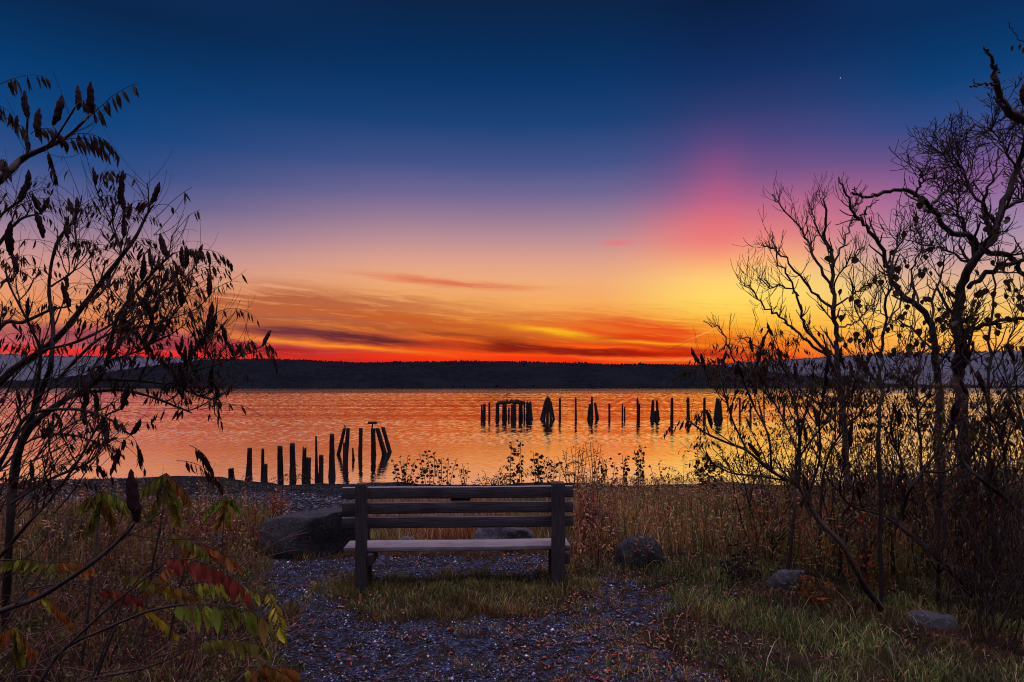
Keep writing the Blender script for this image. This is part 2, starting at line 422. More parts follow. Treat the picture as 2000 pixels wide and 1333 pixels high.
def inside(poly, x, y):
    c = np.zeros(x.shape, bool); n = len(poly); j = n-1
    for i in range(n):
        xi, yi = poly[i]; xj, yj = poly[j]
        with np.errstate(divide='ignore', invalid='ignore'):
            k = ((yi > y) != (yj > y)) & (x < (xj-xi)*(y-yi)/(yj-yi+1e-12)+xi)
        c ^= k; j = i
    return c
GRAVEL = [gp(*q) for q in [(490,1096),(560,1088),(650,1092),(760,1088),(1040,1088),(1075,1100),(1060,1128),(900,1122),(740,1124),(650,1130),(640,1165),(690,1205),
          (850,1212),(1000,1205),(1120,1203),(1160,1170),(1140,1125),(1185,1118),(1255,1150),(1320,1180),(1300,1215),(1240,1240),(1330,1275),(1390,1333)]] \
          + [(1.3, 2.4), (1.6, -4), (-1.6, -4), (-1.5, 2.4)] + [gp(*q) for q in [(575,1333),(580,1280),(560,1230),(545,1170),(520,1130)]]

def gravel_mask(x, y):
    x = np.asarray(x, float); y = np.asarray(y, float)
    jx = x + 0.16*wob(x, y, 3.0, 4.0) + 0.12*wob(x, y, 8.0, 1.0); jy = y + 0.13*wob(y, x, 3.4, 2.0) + 0.10*wob(y, x, 9.0, 5.0)
    g = inside(GRAVEL, jx, jy)
    beach = (y > 9.5 + 0.6*wob(x, y, 1.5)) & (x < -1.5 + 0.6*wob(x, y, 1.2, 3)) 
    return g, beach

xs = np.concatenate([-np.geomspace(160, 7.5, 40), np.arange(-7.4, 7.41, 0.09), np.geomspace(7.5, 160, 40)])
ys = np.concatenate([-np.geomspace(90, 1.2, 24), np.arange(-1.1, 10.5, 0.09), np.linspace(10.6, 40, 90), [50, 70, 120]])
X, Y = np.meshgrid(xs, ys); Z = zg(X, Y)
g, be = gravel_mask(X, Y)
gm = np.where(g | be | (Y > 20), 1.0, 0.0)
nx, ny = len(xs), len(ys)
ii = (np.arange(ny-1)[:,None]*nx + np.arange(nx-1)[None,:]).ravel()
mbq = MB(); mbq.add(np.stack([X, Y, Z], -1).reshape(-1,3), np.stack([ii, ii+1, ii+nx+1, ii+nx], 1), None, np.repeat(gm.reshape(-1,1), 3, 1))
tag(mbq.build('ground', M_ground, smooth=True), kind='structure')

# wind ripples as real geometry in the bay: crossing wave trains, finer close to the shore and longer in the open
YW0, YW2, TW = 24.0, 420.0, 0.95
tx_ = np.linspace(-TW, TW, 1056); yr_ = np.exp(np.arange(math.log(YW0), math.log(YW2), .003)); yr_[-1] = YW2
Yw = np.repeat(yr_[:,None], len(tx_), 1); Xw = Yw*tx_[None,:]; Hw = np.zeros_like(Xw); wr = np.random.default_rng(3)
LAM = np.geomspace(.16, 8.0, 64); g_ = .0018*yr_
WT = np.exp(-.5*((np.log(LAM[None,:]/(4.6*g_[:,None])))/.36)**2); WT /= np.sqrt((WT**2).sum(1, keepdims=True))
for i, L in enumerate(LAM):
    kk = 2*math.pi/L; th = math.radians(90+wr.normal(0, 50)); rows = np.where(WT[:,i] > .02)[0]; ph = wr.uniform(0, 6.28)
    if not len(rows): continue
    r0, r1 = rows[0], rows[-1]+1; x_, y_ = Xw[r0:r1], Yw[r0:r1]
    Hw[r0:r1] += (WT[r0:r1,i]*math.sqrt(2.0)/kk)[:,None]*np.sin(kk*(x_*math.cos(th)+y_*math.sin(th))+ph+.7*np.sin(x_*kk*.13+i)+.7*np.sin(y_*kk*.11+2*i))
pat = np.clip(.95+.55*wob(Xw*.10, Yw*.9, .12, 3)+.35*wob(Xw*.25, Yw*2.2, .12, 5), .35, 1.7)
fade = np.clip((TW-np.abs(tx_))/.03, 0, 1)[None,:]*np.clip(np.minimum(yr_-YW0, (YW2-yr_)*.05)/2, 0, 1)[:,None]
Hw *= np.interp(yr_, [24, 34, 60, 420], [.028, .048, .070, .082])[:,None]*pat*fade
nx, ny = len(tx_), len(yr_); k = (np.arange(ny-1)[:,None]*nx+np.arange(nx-1)[None,:]).ravel(); b = MB()
b.add(np.stack([Xw, Yw, WATER+Hw], -1).reshape(-1,3), np.stack([k, k+1, k+nx+1, k+nx], 1))
tag(b.build('water', M_water, smooth=True), kind='structure')
wm = MB()
for q in ([[-4000,YW0],[-TW*YW0,YW0],[-TW*YW2,YW2],[-4000,YW2]], [[TW*YW0,YW0],[4000,YW0],[4000,YW2],[TW*YW2,YW2]], [[-4000,YW2],[4000,YW2],[4000,4200],[-4000,4200]]):
    wm.add([[a, c, WATER] for a, c in q], [[0,1,2,3]])
tag(wm.build('water', M_water), kind='structure')

# ------------------------------------------------------------------ far shore
def ridge_fn(rows):
    px = np.array([r[0] for r in rows], float); py = np.array([r[1] for r in rows], float)
    return lambda q: np.interp(q, px, py)
def hill(name, Ys, Yr, rows, m, seed):
    rf = ridge_fn(rows); pxs = np.arange(-900, 2901, 2.5); nrow = 22
    V = []
    for j in range(nrow):
        f = j/(nrow-1); Yd = Ys + (Yr-Ys)*f
        xw = (pxs-HX)*Yr/F
        top = EYE + (HY-rf(pxs))*Yr/F
        zz = WATER + (top-WATER)*(f**0.75)
        bump = 2.2*wob(xw, np.full_like(xw, Yd), 0.09, seed) + 2.2*wob(xw, np.full_like(xw, Yd*1.3), 0.21, seed+1)
        zz = zz + bump*min(1, f*5)
        if j == 0: zz = np.full_like(zz, WATER-0.5)
        V.append(np.stack([xw, Yd+0*xw+8*wob(xw, xw*0+j, 0.01, seed), zz], -1))
    V.append(V[-1]+np.array([0, 500, -60.0])); nrow += 1
    n = len(pxs); V = np.concatenate(V)
    ii = (np.arange(nrow-1)[:,None]*n+np.arange(n-1)[None,:]).ravel()
    b = MB(); b.add(V, np.stack([ii, ii+1, ii+n+1, ii+n], 1))
    o = tag(b.build(name, m), kind='structure')
    # tree crowns standing up on the slope and skyline
    w = MB()
    for k in range(2600):
        q = rnd(-500, 2500); f = 1.0 if k % 12 else rnd(0.8, 1.0)
        if f < 1 and rnd(0, 1) < 0.2: f = 0.02
        Yd = Ys+(Yr-Ys)*f; x = (q-HX)*Yr/F; top = EYE+(HY-float(rf(q)))*Yr/F
        z = WATER+(top-WATER)*(f**0.75); h = rnd(2.0, 4.5+4*max(0, float(wob(q*.03, 0.0, 1.0, k*0.0))))*(Yr/1900); r = h*rnd(0.28, 0.6)
        if rnd(0, 1) < 0.06: h *= 1.5
        ct = rnd(0.45, 0.9); kk = 6; a0 = rnd(0, 6)
        ring = lambda rr, zh: [[x+rr*math.cos(a0+i*2*math.pi/kk)*rnd(.8,1.2), Yd+rr*math.sin(a0+i*2*math.pi/kk), z+zh*h*rnd(.95,1.05)] for i in range(kk)]
        v = ring(r*0.7, -0.3)+ring(r, 0.25)+ring(r*ct, 0.6)+[[x, Yd, z+h*0.85]]
        qd = [[a*kk+i, a*kk+(i+1)%kk, (a+1)*kk+(i+1)%kk, (a+1)*kk+i] for a in range(2) for i in range(kk)]
        w.add(v, qd, [[2*kk+i, 2*kk+(i+1)%kk, 3*kk] for i in range(kk)])
    tag(w.build('far_woods', m), 'dense dark woods covering the far shore ridge' if m is M_hill else 'woods coloured haze blue grey covering the more distant hillside', 'woods', kind='stuff')
hill('hill', 1500, 1900, [(-900,770),(100,745),(300,716),(420,703),(520,702),(620,706),(700,710),(830,708),(940,707),(1060,709),(1150,711),(1200,713),(1290,713),(1400,715),(1480,724),(1700,752),(2900,770)], M_hill, 1.0)
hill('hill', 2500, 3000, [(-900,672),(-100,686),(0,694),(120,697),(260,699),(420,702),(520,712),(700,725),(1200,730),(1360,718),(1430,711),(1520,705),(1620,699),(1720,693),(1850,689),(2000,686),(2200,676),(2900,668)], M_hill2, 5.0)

m, t, b = mat('window_light'); b.inputs['Emission Color'].default_value = (1, 0.92, 0.75, 1); b.inputs['Emission Strength'].default_value = 1.6
b.inputs['Base Color'].default_value = (0.8,0.8,0.8,1); M_lamp = m
m, t, b = mat('star_light'); b.inputs['Emission Color'].default_value = (0.9, 0.93, 1, 1); b.inputs['Emission Strength'].default_value = 0.9; M_star = m

def ball(mb, c, r, sub=2, sc=(1,1,1), nz=0.0, seed=0):
    import bmesh
    bm = bmesh.new(); bmesh.ops.create_icosphere(bm, subdivisions=sub, radius=1.0)
    v = np.array([x.co[:] for x in bm.verts]); f = [[w.index for w in q.verts] for q in bm.faces]; bm.free()
    if nz:
        d = np.array([noise.fractal(Vector(x*1.3)+Vector((seed*3.7, seed, 0)), 1.0, 2.0, 4) for x in v]); v = v*(1+nz*d)[:,None]
    mb.add(v*np.array(sc)*r+np.asarray(c), None, f)
b = MB(); p = P(1641, 153, 9000); ball(b, p, 5.0, 2)
tag(b.build('star', M_star, off=p), 'tiny white star alone in the dark blue upper right sky', 'star')
# a small lit house on the far shore
hp = np.array([(1445-HX)*2480/F, 2480, WATER+0.2]); hz = EYE+(HY-738)*2480/F
he = empty('house', (hp[0], hp[1], hz-4), 'tiny pale house with a bright window on the distant right hillside', 'house')
b = MB()
def box(mb, x0, x1, y0, y1, z0, z1, col=None):
    v = [[x,y,z] for z in (z0,z1) for y in (y0,y1) for x in (x0,x1)]
    mb.add(v, [[0,2,3,1],[4,5,7,6],[0,1,5,4],[2,6,7,3],[0,4,6,2],[1,3,7,5]], None, col)
box(b, -6, 6, -4, 4, -14, 4); b.build('wall', M_stone_pale, he)
b = MB(); b.add([[-7,-5,4],[7,-5,4],[7,5,4],[-7,5,4],[-7,0,7],[7,0,7]], [[0,1,5,4],[2,3,4,5]], [[0,4,3],[1,2,5]]); b.build('roof', M_hill, he)
b = MB(); box(b, -3.4, 3.4, -4.4, -4.05, -1.5, 2.2); b.build('window', M_lamp, he)

# ------------------------------------------------------------------ pilings
def piling(px0, px1, ptop, bx0, bx1, pbase, label, group, jag=0.0, fat=0.0, extra=None, cat='piling', Yoff=0.0, knob=0):
    """px0..px1 top edge, bx0..bx1 foot at the waterline, all read off the photo; stands on the lake bed"""
    Yb = F*(EYE-WATER)/(pbase-HY) + Yoff
    b0 = P((bx0+bx1)/2, HY+F*(EYE-WATER)/Yb, Yb); lean_y = rnd(-0.15, 0.15)
    t0 = P((px0+px1)/2, ptop, Yb); t0[1] += lean_y
    rb = max(0.04, (bx1-bx0+.8)*Yb/F/2*1.12); rt = max(0.04, (px1-px0+.8)*Yb/F/2*1.12)
    d = t0-b0; foot = b0-d/np.linalg.norm(d)*1.9
    n = 13; k = 12; seed = rnd(0, 99); V = []
    H = np.linalg.norm(d)
    for i in range(n):
        if i == 0: c = foot; r = rb
        else:
            f = (i-1)/(n-2); c = b0+d*f
            r = rb+(rt-rb)*(f**(0.55 if rb > rt*1.25 else 1.0))
        for j in range(k):
            a = j*2*math.pi/k
            rr = r*(1+0.13*noise.noise(Vector((math.cos(a)*1.1+seed, math.sin(a)*1.1, i*0.5)))+0.05*noise.noise(Vector((seed, j*2.1, i*1.7))))
            zo = 0
            if i == n-1: zo = jag*H*max(-0.5, noise.noise(Vector((math.cos(a)*1.4+seed*2, math.sin(a)*1.4, 3))))*2 + rnd(-.01,.01)
            V.append(c+np.array([math.cos(a)*rr, math.sin(a)*rr, zo]))
    q = [[i*k+j, i*k+(j+1)%k, (i+1)*k+(j+1)%k, (i+1)*k+j] for i in range(n-1) for j in range(k)]
    V.append(t0+np.array([0,0,-jag*H*0.4+0.02])); e = len(V)-1
    mb = MB(); mb.add(V, q, [[(n-1)*k+j, (n-1)*k+(j+1)%k, e] for j in range(k)])
    for kk in range(knob):
        c = b0+d*rnd(.6,.9); ball(mb, c+np.array([rnd(-1,1)*rt*1.2, 0, 0]), rt*rnd(.5,.8), 2, (1,1,1.3), .3, kk)
    o = tag(mb.build('piling', M_pile, off=foot, smooth=False), label, cat, group)
    return o, t0, b0

NG = 'old pilings in the shallows near the shore'
near = [
 (449,457,915,447,458,936,'very short rotted stump, leftmost of the near pilings',0.05),
 (483,490,876,480,492,937,'straight flat topped piling second from the left near the shore',0),
 (511,515,877,510,516,937,'thin stick like piling touching a short rounded stump',0),
 (515,521,907,514,522,937.5,'short rounded stump against the right of the thin stick piling',0.04),
 (545,553,871,543,553,938,'flat topped piling between the thin stick piling and the flared one',0),
 (568,576,866,566,578,938,'flat topped piling with a thick flared lower half',0),
 (591,597,876,590,597,938,'ragged curved topped piling beside a blunt lower stump',0.12),
 (598,605,895,598,606,938,'blunt lower stump beside the ragged curved topped piling',0.03),
 (615.5,616.5,853,615,622,938,'piling rotted to a tall sharp needle point',0.0),
 (623,630,889,623,631,938,'round topped stump at the foot of the needle pointed piling',0.05),
 (644,651,848,642,655,931,'stout tall piling that widens downward, left of the crossed leaning pair',0),
 (671,676,837,658,664,888,'piling leaning right with a small bird standing on its tip',0),
 (676,682,837,671,679,908,'upright flat topped piling meeting the bird topped leaning one',0),
 (670,674,867,670,674.5,907,'broken half height piling in front of the leaning pair',0.1),
 (689.5,690.5,875,688,693,899,'short sharp pointed stub standing alone in the water',0.0),
 (701,707,837,700.5,707,892,'solitary straight tall piling right of the short pointed stub',0),
 (726,733,837,725.5,734,889,'tall piling carrying a pole with a flat board on top',0),
 (733,740,837,747,756,888,'piling leaning left beside the board topped one',0),
 (744,750,835,758,765,883,'rightmost near piling, leaning left',0),
]
made = {}
for q in near:
    made[q[6]] = piling(*q[:6], q[6], NG, q[7])
def bird(p, h, label, face=1):
    e = empty('bird', tuple(p), label, 'bird', 'birds perched on the old pilings'); mb = MB()
    tube(mb, [[-0.30*h*face,0,0.05*h],[-0.16*h*face,0,0.22*h],[0,0,0.42*h],[0.10*h*face,0,0.62*h],[0.12*h*face,0,0.78*h],[0.2*h*face,0,0.9*h],[0.27*h*face,0,0.9*h],[0.44*h*face,0,0.87*h]],
         [0.04*h,0.11*h,0.17*h,0.15*h,0.08*h,0.085*h,0.06*h,0.012*h], 8)
    tube(mb, [[0,0.04*h,0.3*h],[0.01*h,0.05*h,-0.01*h]], [0.03*h,0.02*h], 5); tube(mb, [[0,-0.04*h,0.3*h],[0.01*h,-0.05*h,-0.01*h]], [0.03*h,0.02*h], 5)
    mb.build('body', M_bird, e, smooth=True)
_, tp, _ = made['piling leaning right with a small bird standing on its tip']
bird(tp+np.array([0.01,0,0.01]), 0.24, 'small bird upright on the tip of a leaning near piling', -1)
# board on a pole
_, tp, _ = made['tall piling carrying a pole with a flat board on top']
Yb = tp[1]; c = P(727.5, 837, Yb); e = empty('nest_platform', tuple(c), 'flat board platform on a thin pole above a tall near piling', 'platform')
mb = MB(); tube(mb, [[-0.03,0,-0.5],[-0.02,0,0.0],[0,0,0.28]], [0.05,0.045,0.04], 7); mb.build('pole', M_pile, e)
mb = MB(); box(mb, -0.24, 0.24, -0.2, 0.2, 0.262, 0.39); mb.build('board', M_pile, e)

FG = 'old wharf pilings far out in the water'
far = [
 (940,942,791,939,943,819,'left half of the forked stump pair leading the far row',0.1),
 (944,948,790,943,948,819.5,'right half of the forked stump pair leading the far row',0.1),
 (954.5,957,787,954,957.6,819,'thin post between the forked stump pair and the ruined wharf',0.05),
 (969,974,788,968,975,820,'leftmost support under the ruined wharf beam',0.05),
 (982,989,790,981,990,820,'second thick support under the ruined wharf beam',0),
 (993,995,797,992.5,995,819.5,'thin broken stick between two thick wharf supports',0.05),
 (999,1007,790,998,1008,820.5,'thickest middle support under the ruined wharf beam',0),
 (1014,1020,790,1013,1021,819.5,'fourth thick support under the right end of the wharf beam',0),
 (1023,1025,785,1023,1025.4,819,'slim pole just right of the ruined wharf beam',0.0),
 (1028,1037,786,1028,1040.5,819.8,'broad ragged pile ending the ruined wharf on its right',0.15),
 (1063.5,1066.5,784,1055,1059,820,'left outermost pile of the big cone shaped cluster',0.05),
 (1065.5,1069,778,1060.5,1064.5,821.5,'left inner pile of the big cone shaped cluster',0.05),
 (1068.5,1072,776,1067,1071.5,822.5,'middle front pile of the big cone shaped cluster',0.05),
 (1071.5,1074.5,778,1074,1078,821.5,'right inner pile of the big cone shaped cluster',0.05),
 (1074,1077,785,1079.5,1083.6,820,'right outermost pile of the big cone shaped cluster',0.05),
 (1092,1095,778,1091.5,1095.5,819,'lone straight pole first to the right of the cone cluster',0),
 (1123,1125.5,777,1123,1126.5,822,'lone knobbly pole midway between the cone cluster and the three pile cluster',0.05),
 (1151,1156,789,1147,1152,819,'left leaning pile of the three pile cluster',0.06),
 (1154.8,1157.5,776,1153.5,1158.5,819.5,'tall middle pile of the three pile cluster',0.03),
 (1160.5,1164,787,1163.5,1169.8,818.8,'right leaning pile of the three pile cluster',0.06),
 (1188.8,1191.6,789,1188.6,1192,821,'short lone pole right of the three pile cluster',0.05),
 (1214.5,1216.3,790,1214.2,1216.7,820,'taller of the two thin close poles in mid row',0),
 (1219.3,1220.8,795,1218.8,1221.2,819.5,'shorter of the two thin close poles in mid row',0),
 (1243,1246,779,1244,1249,820,'tall pole of the narrow v shaped pair',0.05),
 (1247.5,1250,789,1246.5,1249.5,820,'shorter pole of the narrow v shaped pair',0.05),
 (1273.5,1278,782,1270,1276,819,'left pile of the wigwam shaped pair of piles',0.05),
 (1281,1284,782,1282,1288.5,819.5,'right pile of the wigwam shaped pair of piles',0.05),
 (1276,1283,803,1275,1283,819.2,'low broken pile between the legs of the wigwam pair',0.1),
 (1310,1314,777,1309.5,1314.6,822,'solid lone pole right of the wigwam pair',0.0),
 (1342,1346,777,1341,1347,820,'pole with a short broken arm left of the sumac tips',0.0),
 (1373.5,1377,777,1373,1378,825,'lone pole standing nearest of the far row beside the sumac tips',0.0),
 (1399,1403,778,1393.5,1399.5,820,'left pile of the cluster seen through the sumac tips',0.05),
 (1401,1405,779,1400,1405,821,'middle pile of the cluster seen through the sumac tips',0.05),
 (1404,1408,784,1406,1411.5,820,'right pile of the cluster seen through the sumac tips',0.05),
 (1431,1433,788,1424.5,1428,819,'leaning pole seen behind the sumac branches',0.0),
 (1443.5,1446,777,1443,1446.5,818.5,'upright pole seen behind the sumac branches',0.0),
 (1465,1467,787,1464,1467.5,818,'low pole deep behind the sumac branches',0.0),
 (1529,1532,786,1528,1533,819,'rightmost far pole, almost hidden by the shrubs',0.0),
]
for q in far:
    made[q[6]] = piling(*q[:6], q[6], FG, q[7], knob=2 if 'knobbly' in q[6] or 'arm' in q[6] else 0)
# beam of the ruined wharf
Yb = F*(EYE-WATER)/(820-HY); e = P(973, 789, Yb)
mb = MB()
pp = cr([P(971,788,Yb-.25)-e, P(985,787,Yb-.2)-e, P(1000,786.5,Yb-.2)-e, P(1014,787.5,Yb-.2)-e, P(1024,788.5,Yb-.15)-e], 5)
pp[:,2] += [rnd(-.08,.08) for _ in pp]
tube(mb, pp, [rnd(.13,.24) for _ in pp], 6); tube(mb, pp+np.array([0,.6,.05]), [rnd(.12,.22) for _ in pp], 6)
for k in range(14): 
    f = rnd(0,1); c = pp[int(f*(len(pp)-1))]; ball(mb, c+np.array([0,rnd(0,.6),.16]), rnd(.1,.22), 2, (1.6,1,.8), .4, k)
o = mb.build('beam', M_pile, off=(0,0,0)); o.location = e; tag(o, 'rotted horizontal beam lying across the ruined wharf supports', 'beam')
for k, (px, py, lb) in enumerate([(989, 782.5, 'dark bird at the left hump of the ruined wharf beam'), (997.5, 782.5, 'dark bird at the middle of the ruined wharf beam'), (1008, 785, 'dark bird at the right part of the ruined wharf beam')]):
    bird(P(px, py+3, Yb-.2), 0.42, lb, R.choice((-1,1)))
for px, py, bs, lb in [(1069.5,777,822,'dark bird crouched on top of the big cone shaped cluster')]:
    Yq = F*(EYE-WATER)/(bs-HY); bird(P(px, py+1, Yq), 0.36, lb, -1)

# ------------------------------------------------------------------ bench
def bevel_obj(o, w=0.004):
    md = o.modifiers.new('Bevel', 'BEVEL'); md.width = w; md.segments = 3; md.limit_method = 'ANGLE'
BY = 5.28
be_ = empty('park_bench', (0, BY, 0), 'weathered wooden slat back bench seen from behind on the gravel clearing', 'bench')
yaw = math.radians(2.8)
be_.rotation_euler = (0, 0, yaw); be_.location = (-0.42, BY, 0.0)
k = BY/F
x_l, x_r = (667-HX)*k+0.42, (1123-HX)*k+0.42
def board(name, mtl, x0, x1, y0, y1, z0, z1, tilt=0.0, nseg=24):
    mb = MB(); V = []; xs_ = np.linspace(x0, x1, nseg+1)
    for i, xx in enumerate(xs_):
        w = 0.0012*math.sin(i*0.35+x0*9+z0*30)+rnd(-.0004,.0004)
        for (yy, z) in ((y0,z0),(y1,z0),(y1,z1),(y0,z1)):
            V.append([xx, yy+w+rnd(-.0005,.0005), z+w+rnd(-.0005,.0005)+tilt*(yy-y0)])
    q = [[i*4+j, i*4+(j+1)%4, (i+1)*4+(j+1)%4, (i+1)*4+j] for i in range(nseg) for j in range(4)]
    q += [[0,3,2,1], [nseg*4, nseg*4+1, nseg*4+2, nseg*4+3]]
    mb.add(V, q); o = mb.build(name, mtl, be_); bevel_obj(o, 0.007); return o
def zat(py, Y): return EYE-(py-HY)*Y/F
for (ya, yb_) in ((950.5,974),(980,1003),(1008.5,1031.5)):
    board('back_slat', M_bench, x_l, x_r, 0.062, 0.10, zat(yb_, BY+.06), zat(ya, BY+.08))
def post(x, w, y0, y1, z0, z1):
    mb = MB(); V = []; n = 14
    for i in range(n+1):
        z = z0+(z1-z0)*i/n
        for (xx, yy) in ((x-w/2,y0),(x+w/2,y0),(x+w/2,y1),(x-w/2,y1)):
            V.append([xx+rnd(-.002,.002), yy+rnd(-.002,.002), z])
    for j in range(4): V[n*4+j][2] -= rnd(0, .006)
    q = [[i*4+j, i*4+(j+1)%4, (i+1)*4+(j+1)%4, (i+1)*4+j] for i in range(n) for j in range(4)]
    q += [[0,3,2,1], [n*4, n*4+1, n*4+2, n*4+3]]
    mb.add(V, q); return mb
for pxc, w, zt in ((707.5, 0.080, 942.5), (1091, 0.098, 942.5)):
    x = (pxc-HX)*k+0.42
    o = post(x, w, -0.045, 0.058, -0.25, zat(zt, BY)).build('post', M_post, be_); bevel_obj(o, 0.007)
    o = post(x-0.005, 0.085, 0.22, 0.30, -0.25, 0.262).build('front_leg', M_post, be_); bevel_obj(o, 0.006)
    mb = MB(); box(mb, x+w/2+0.002, x+w/2+0.042, 0.0, 0.33, 0.175, 0.262); o = mb.build('seat_bearer', M_post, be_); bevel_obj(o, 0.004)
for i in range(2):
    y0 = 0.075+i*0.128
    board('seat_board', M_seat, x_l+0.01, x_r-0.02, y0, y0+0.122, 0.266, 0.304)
for i, pxp in enumerate((899,)):
    x = (pxp-HX)*k+0.42; mb = MB(); box(mb, x-0.078, x+0.078, 0.103, 0.112, zat(983,BY), zat(962,BY)); o = mb.build('plaque', M_iron, be_); bevel_obj(o, 0.002)

# ------------------------------------------------------------------ rocks
def rock(px0, px1, ptop, pbase, label, mtl, planes=6, seed=1, depth=1.0, flat=None, Y=None, sink=0.0):
    Yb = Y or F*EYE/(pbase-HY)
    w = (px1-px0)*Yb/F; h = (pbase-ptop)*Yb/F
    c = np.array([((px0+px1)/2-HX)*Yb/F, Yb+w*0.3*depth, float(zg(((px0+px1)/2-HX)*Yb/F, Yb))])
    mb = MB(); ball(mb, (0,0,0), 1.0, 5, (1,1,1), 0.0)
    v = mb.v[0]; rr = random.Random(seed)
    for i in range(planes):
        n = norm(np.array([rr.gauss(0,1), rr.gauss(0,1), rr.gauss(0,0.8)])); dd = rr.uniform(0.55, 0.85)
        if i == 0: n = norm(np.array([rr.uniform(-.10,.10), .10, 1.0])); dd = flat or 0.72
        s = v@n; over = np.clip(s-dd, 0, None); v = v-0.88*over[:,None]*n
    d = np.array([noise.fractal(Vector(x*1.4)+Vector((seed*3.1,seed*1.7,0)), 0.9, 2.1, 6) for x in v])
    d2 = np.array([noise.fractal(Vector(x*6)+Vector((seed,0,seed)), 0.8, 2.1, 4) for x in v])
    v = v*(1+0.10*d+0.02*d2)[:,None]
    ex = np.abs(v).max(0); v = v/np.array([np.ptp(v[:,0])/2, np.ptp(v[:,1])/2, v[:,2].max()])
    v = v*np.array([w/2, w*0.42*depth, h*1.0]); v[:,2] -= sink*h
    mb.v[0] = v; o = mb.build('boulder', mtl, smooth=True); o.location = c; tag(o, label, 'rock'); return o
rock(488, 712, 1003, 1088, 'large dark flat topped boulder left of the bench', M_stone, 7, 3, 0.9, 0.6)
rock(918, 1052, 1030, 1080, 'grey rounded boulder seen through the bench under its back slats', M_stone_pale, 5, 5, 0.9)
rock(768, 815, 1051, 1074, 'small rounded stone behind the seat left of the grey boulder', M_stone_pale, 4, 7)
rock(1203, 1306, 1050, 1112, 'dark brown rock among dry grass right of the bench', M_stone, 4, 22, 0.9, 0.85, sink=.08)
rock(1510, 1588, 1110, 1152, 'rounded grey stone in the grass below the thin upright stem', M_stone_pale, 5, 11, sink=.15)
rock(1796, 1890, 1187, 1226, 'pale flat slab stone lying in the grass at lower right', M_stone_pale, 4, 21, 1.3, 0.62, sink=.5)
rock(394, 440, 1050, 1078, 'small mauve stone in the grass left of the large boulder', M_stone_pale, 4, 15)

# ------------------------------------------------------------------ plants
CONES = []
def cone_mesh(i):
    mb = MB(); n = 14; k = 10; V = []
    prof = lambda f: min(1.0, (0.35+2.2*f))*min(1.0, ((1-f)*3.2+.02))**0.6
    for a in range(n+1):
        f = a/n
        for j in range(k):
            th = j*2*math.pi/k; r = 0.225*max(0.05, prof(f)*(1-0.22*f))*0.5*(1+0.45*noise.noise(Vector((math.cos(th)*2+i*5, math.sin(th)*2, f*12)))+rnd(-.2,.2))
            V.append([math.cos(th)*r+0.05*math.sin(f*3+i), math.sin(th)*r, f])
    q = [[a*k+j, a*k+(j+1)%k, (a+1)*k+(j+1)%k, (a+1)*k+j] for a in range(n) for j in range(k)]
    mb.add(V, q, None); me = mb.build('seed_cone', M_cone)
    d = me.data; bpy.data.objects.remove(me); return d
CONE_ME = [cone_mesh(i) for i in range(4)]

class Plant:
    def __init__(s, name, label, cat, base, group=None, bark=None):
        s.thin = {'staghorn_sumac': .74, 'bare_tree': .84, 'poplar_sapling': .75}.get(name, 1.0); s.root = empty(name, tuple(base), label, cat, group); s.base = np.asarray(base, float)
        s.wood = MB(); s.leaf = MB(); s.cones = []; s.bark = bark or M_bark; s.limbs = []
    def limb(s, pix, Y0, Y1, w0, w1, m=5, jit=0.0, k=7, wob_d=0.12):
        n = len(pix); ds = np.linspace(Y0, Y1, n) + np.array([0]+[rnd(-wob_d, wob_d) for _ in range(n-1)])
        pts = cr([P(a, c, d) for (a, c), d in zip(pix, ds)], m)
        if jit: pts[1:-1] += np.array([[R.gauss(0,jit) for _ in range(3)] for _ in pts[1:-1]])
        r = np.linspace(w0, w1, len(pts))*np.linspace(Y0, Y1, len(pts))/F/2
        r = r*s.thin*np.array([rnd(.9,1.12) for _ in r])
        tube(s.wood, pts, r, k); s.limbs.append((pts, r)); return pts
    def line(s, pts, r0, r1, k=4):
        pts = np.asarray(pts); tube(s.wood, pts, np.linspace(r0, r1, len(pts)), k)
    def finish(s, leafmat=None, wood='trunk'):
        s.wood.build(wood, s.bark, s.root, off=s.base)
        if s.leaf.n: s.leaf.build('foliage', leafmat or M_leaf, s.root, off=s.base)
        for (p, d, L) in s.cones[:95]:
            o = bpy.data.objects.new('seed_cone', R.choice(CONE_ME)); COL.objects.link(o); o.parent = s.root
            qt = Vector((0,0,1)).rotation_difference(Vector(d)); o.rotation_mode = 'QUATERNION'; o.rotation_quaternion = qt
            o.location = Vector(p-s.base); o.scale = (L,)*3
        return s.root

LEAFT = [[0,2,1],[3,4,5]]; LEAFQ = [[1,2,4,3]]
def leaflet(mb, p, d, nrm, L, W, col, curl=0.0):
    d = norm(d); sd = norm(np.cross(d, nrm)); nn = np.cross(sd, d)
    b1 = p+d*L*0.33+nn*curl*L*0.10; b2 = p+d*L*0.68+nn*curl*L*0.05
    v = [p, b1-sd*W*0.5, b1+sd*W*0.5, b2-sd*W*0.36, b2+sd*W*0.36, p+d*L-nn*curl*L*0.25]
    mb.add(v, LEAFQ, LEAFT, np.array(col)*rnd(.75,1.25))
def round_leaf(mb, p, d, nrm, L, col):
    d = norm(d); sd = norm(np.cross(d, nrm)); nn = np.cross(sd, d)
    f = rnd(-.25,.25)
    v = [p+d*L*a+sd*L*b_+nn*L*(abs(b_)*f) for a, b_ in ((0,0),(0.12,-.36),(0.42,-.48),(0.78,-.28),(1.05,0),(0.78,.28),(0.42,.48),(0.12,.36),(0.45,0))]
    mb.add(v, None, [[8,i,(i+1)%8] for i in range(8)], np.array(col)*rnd(.75,1.25))

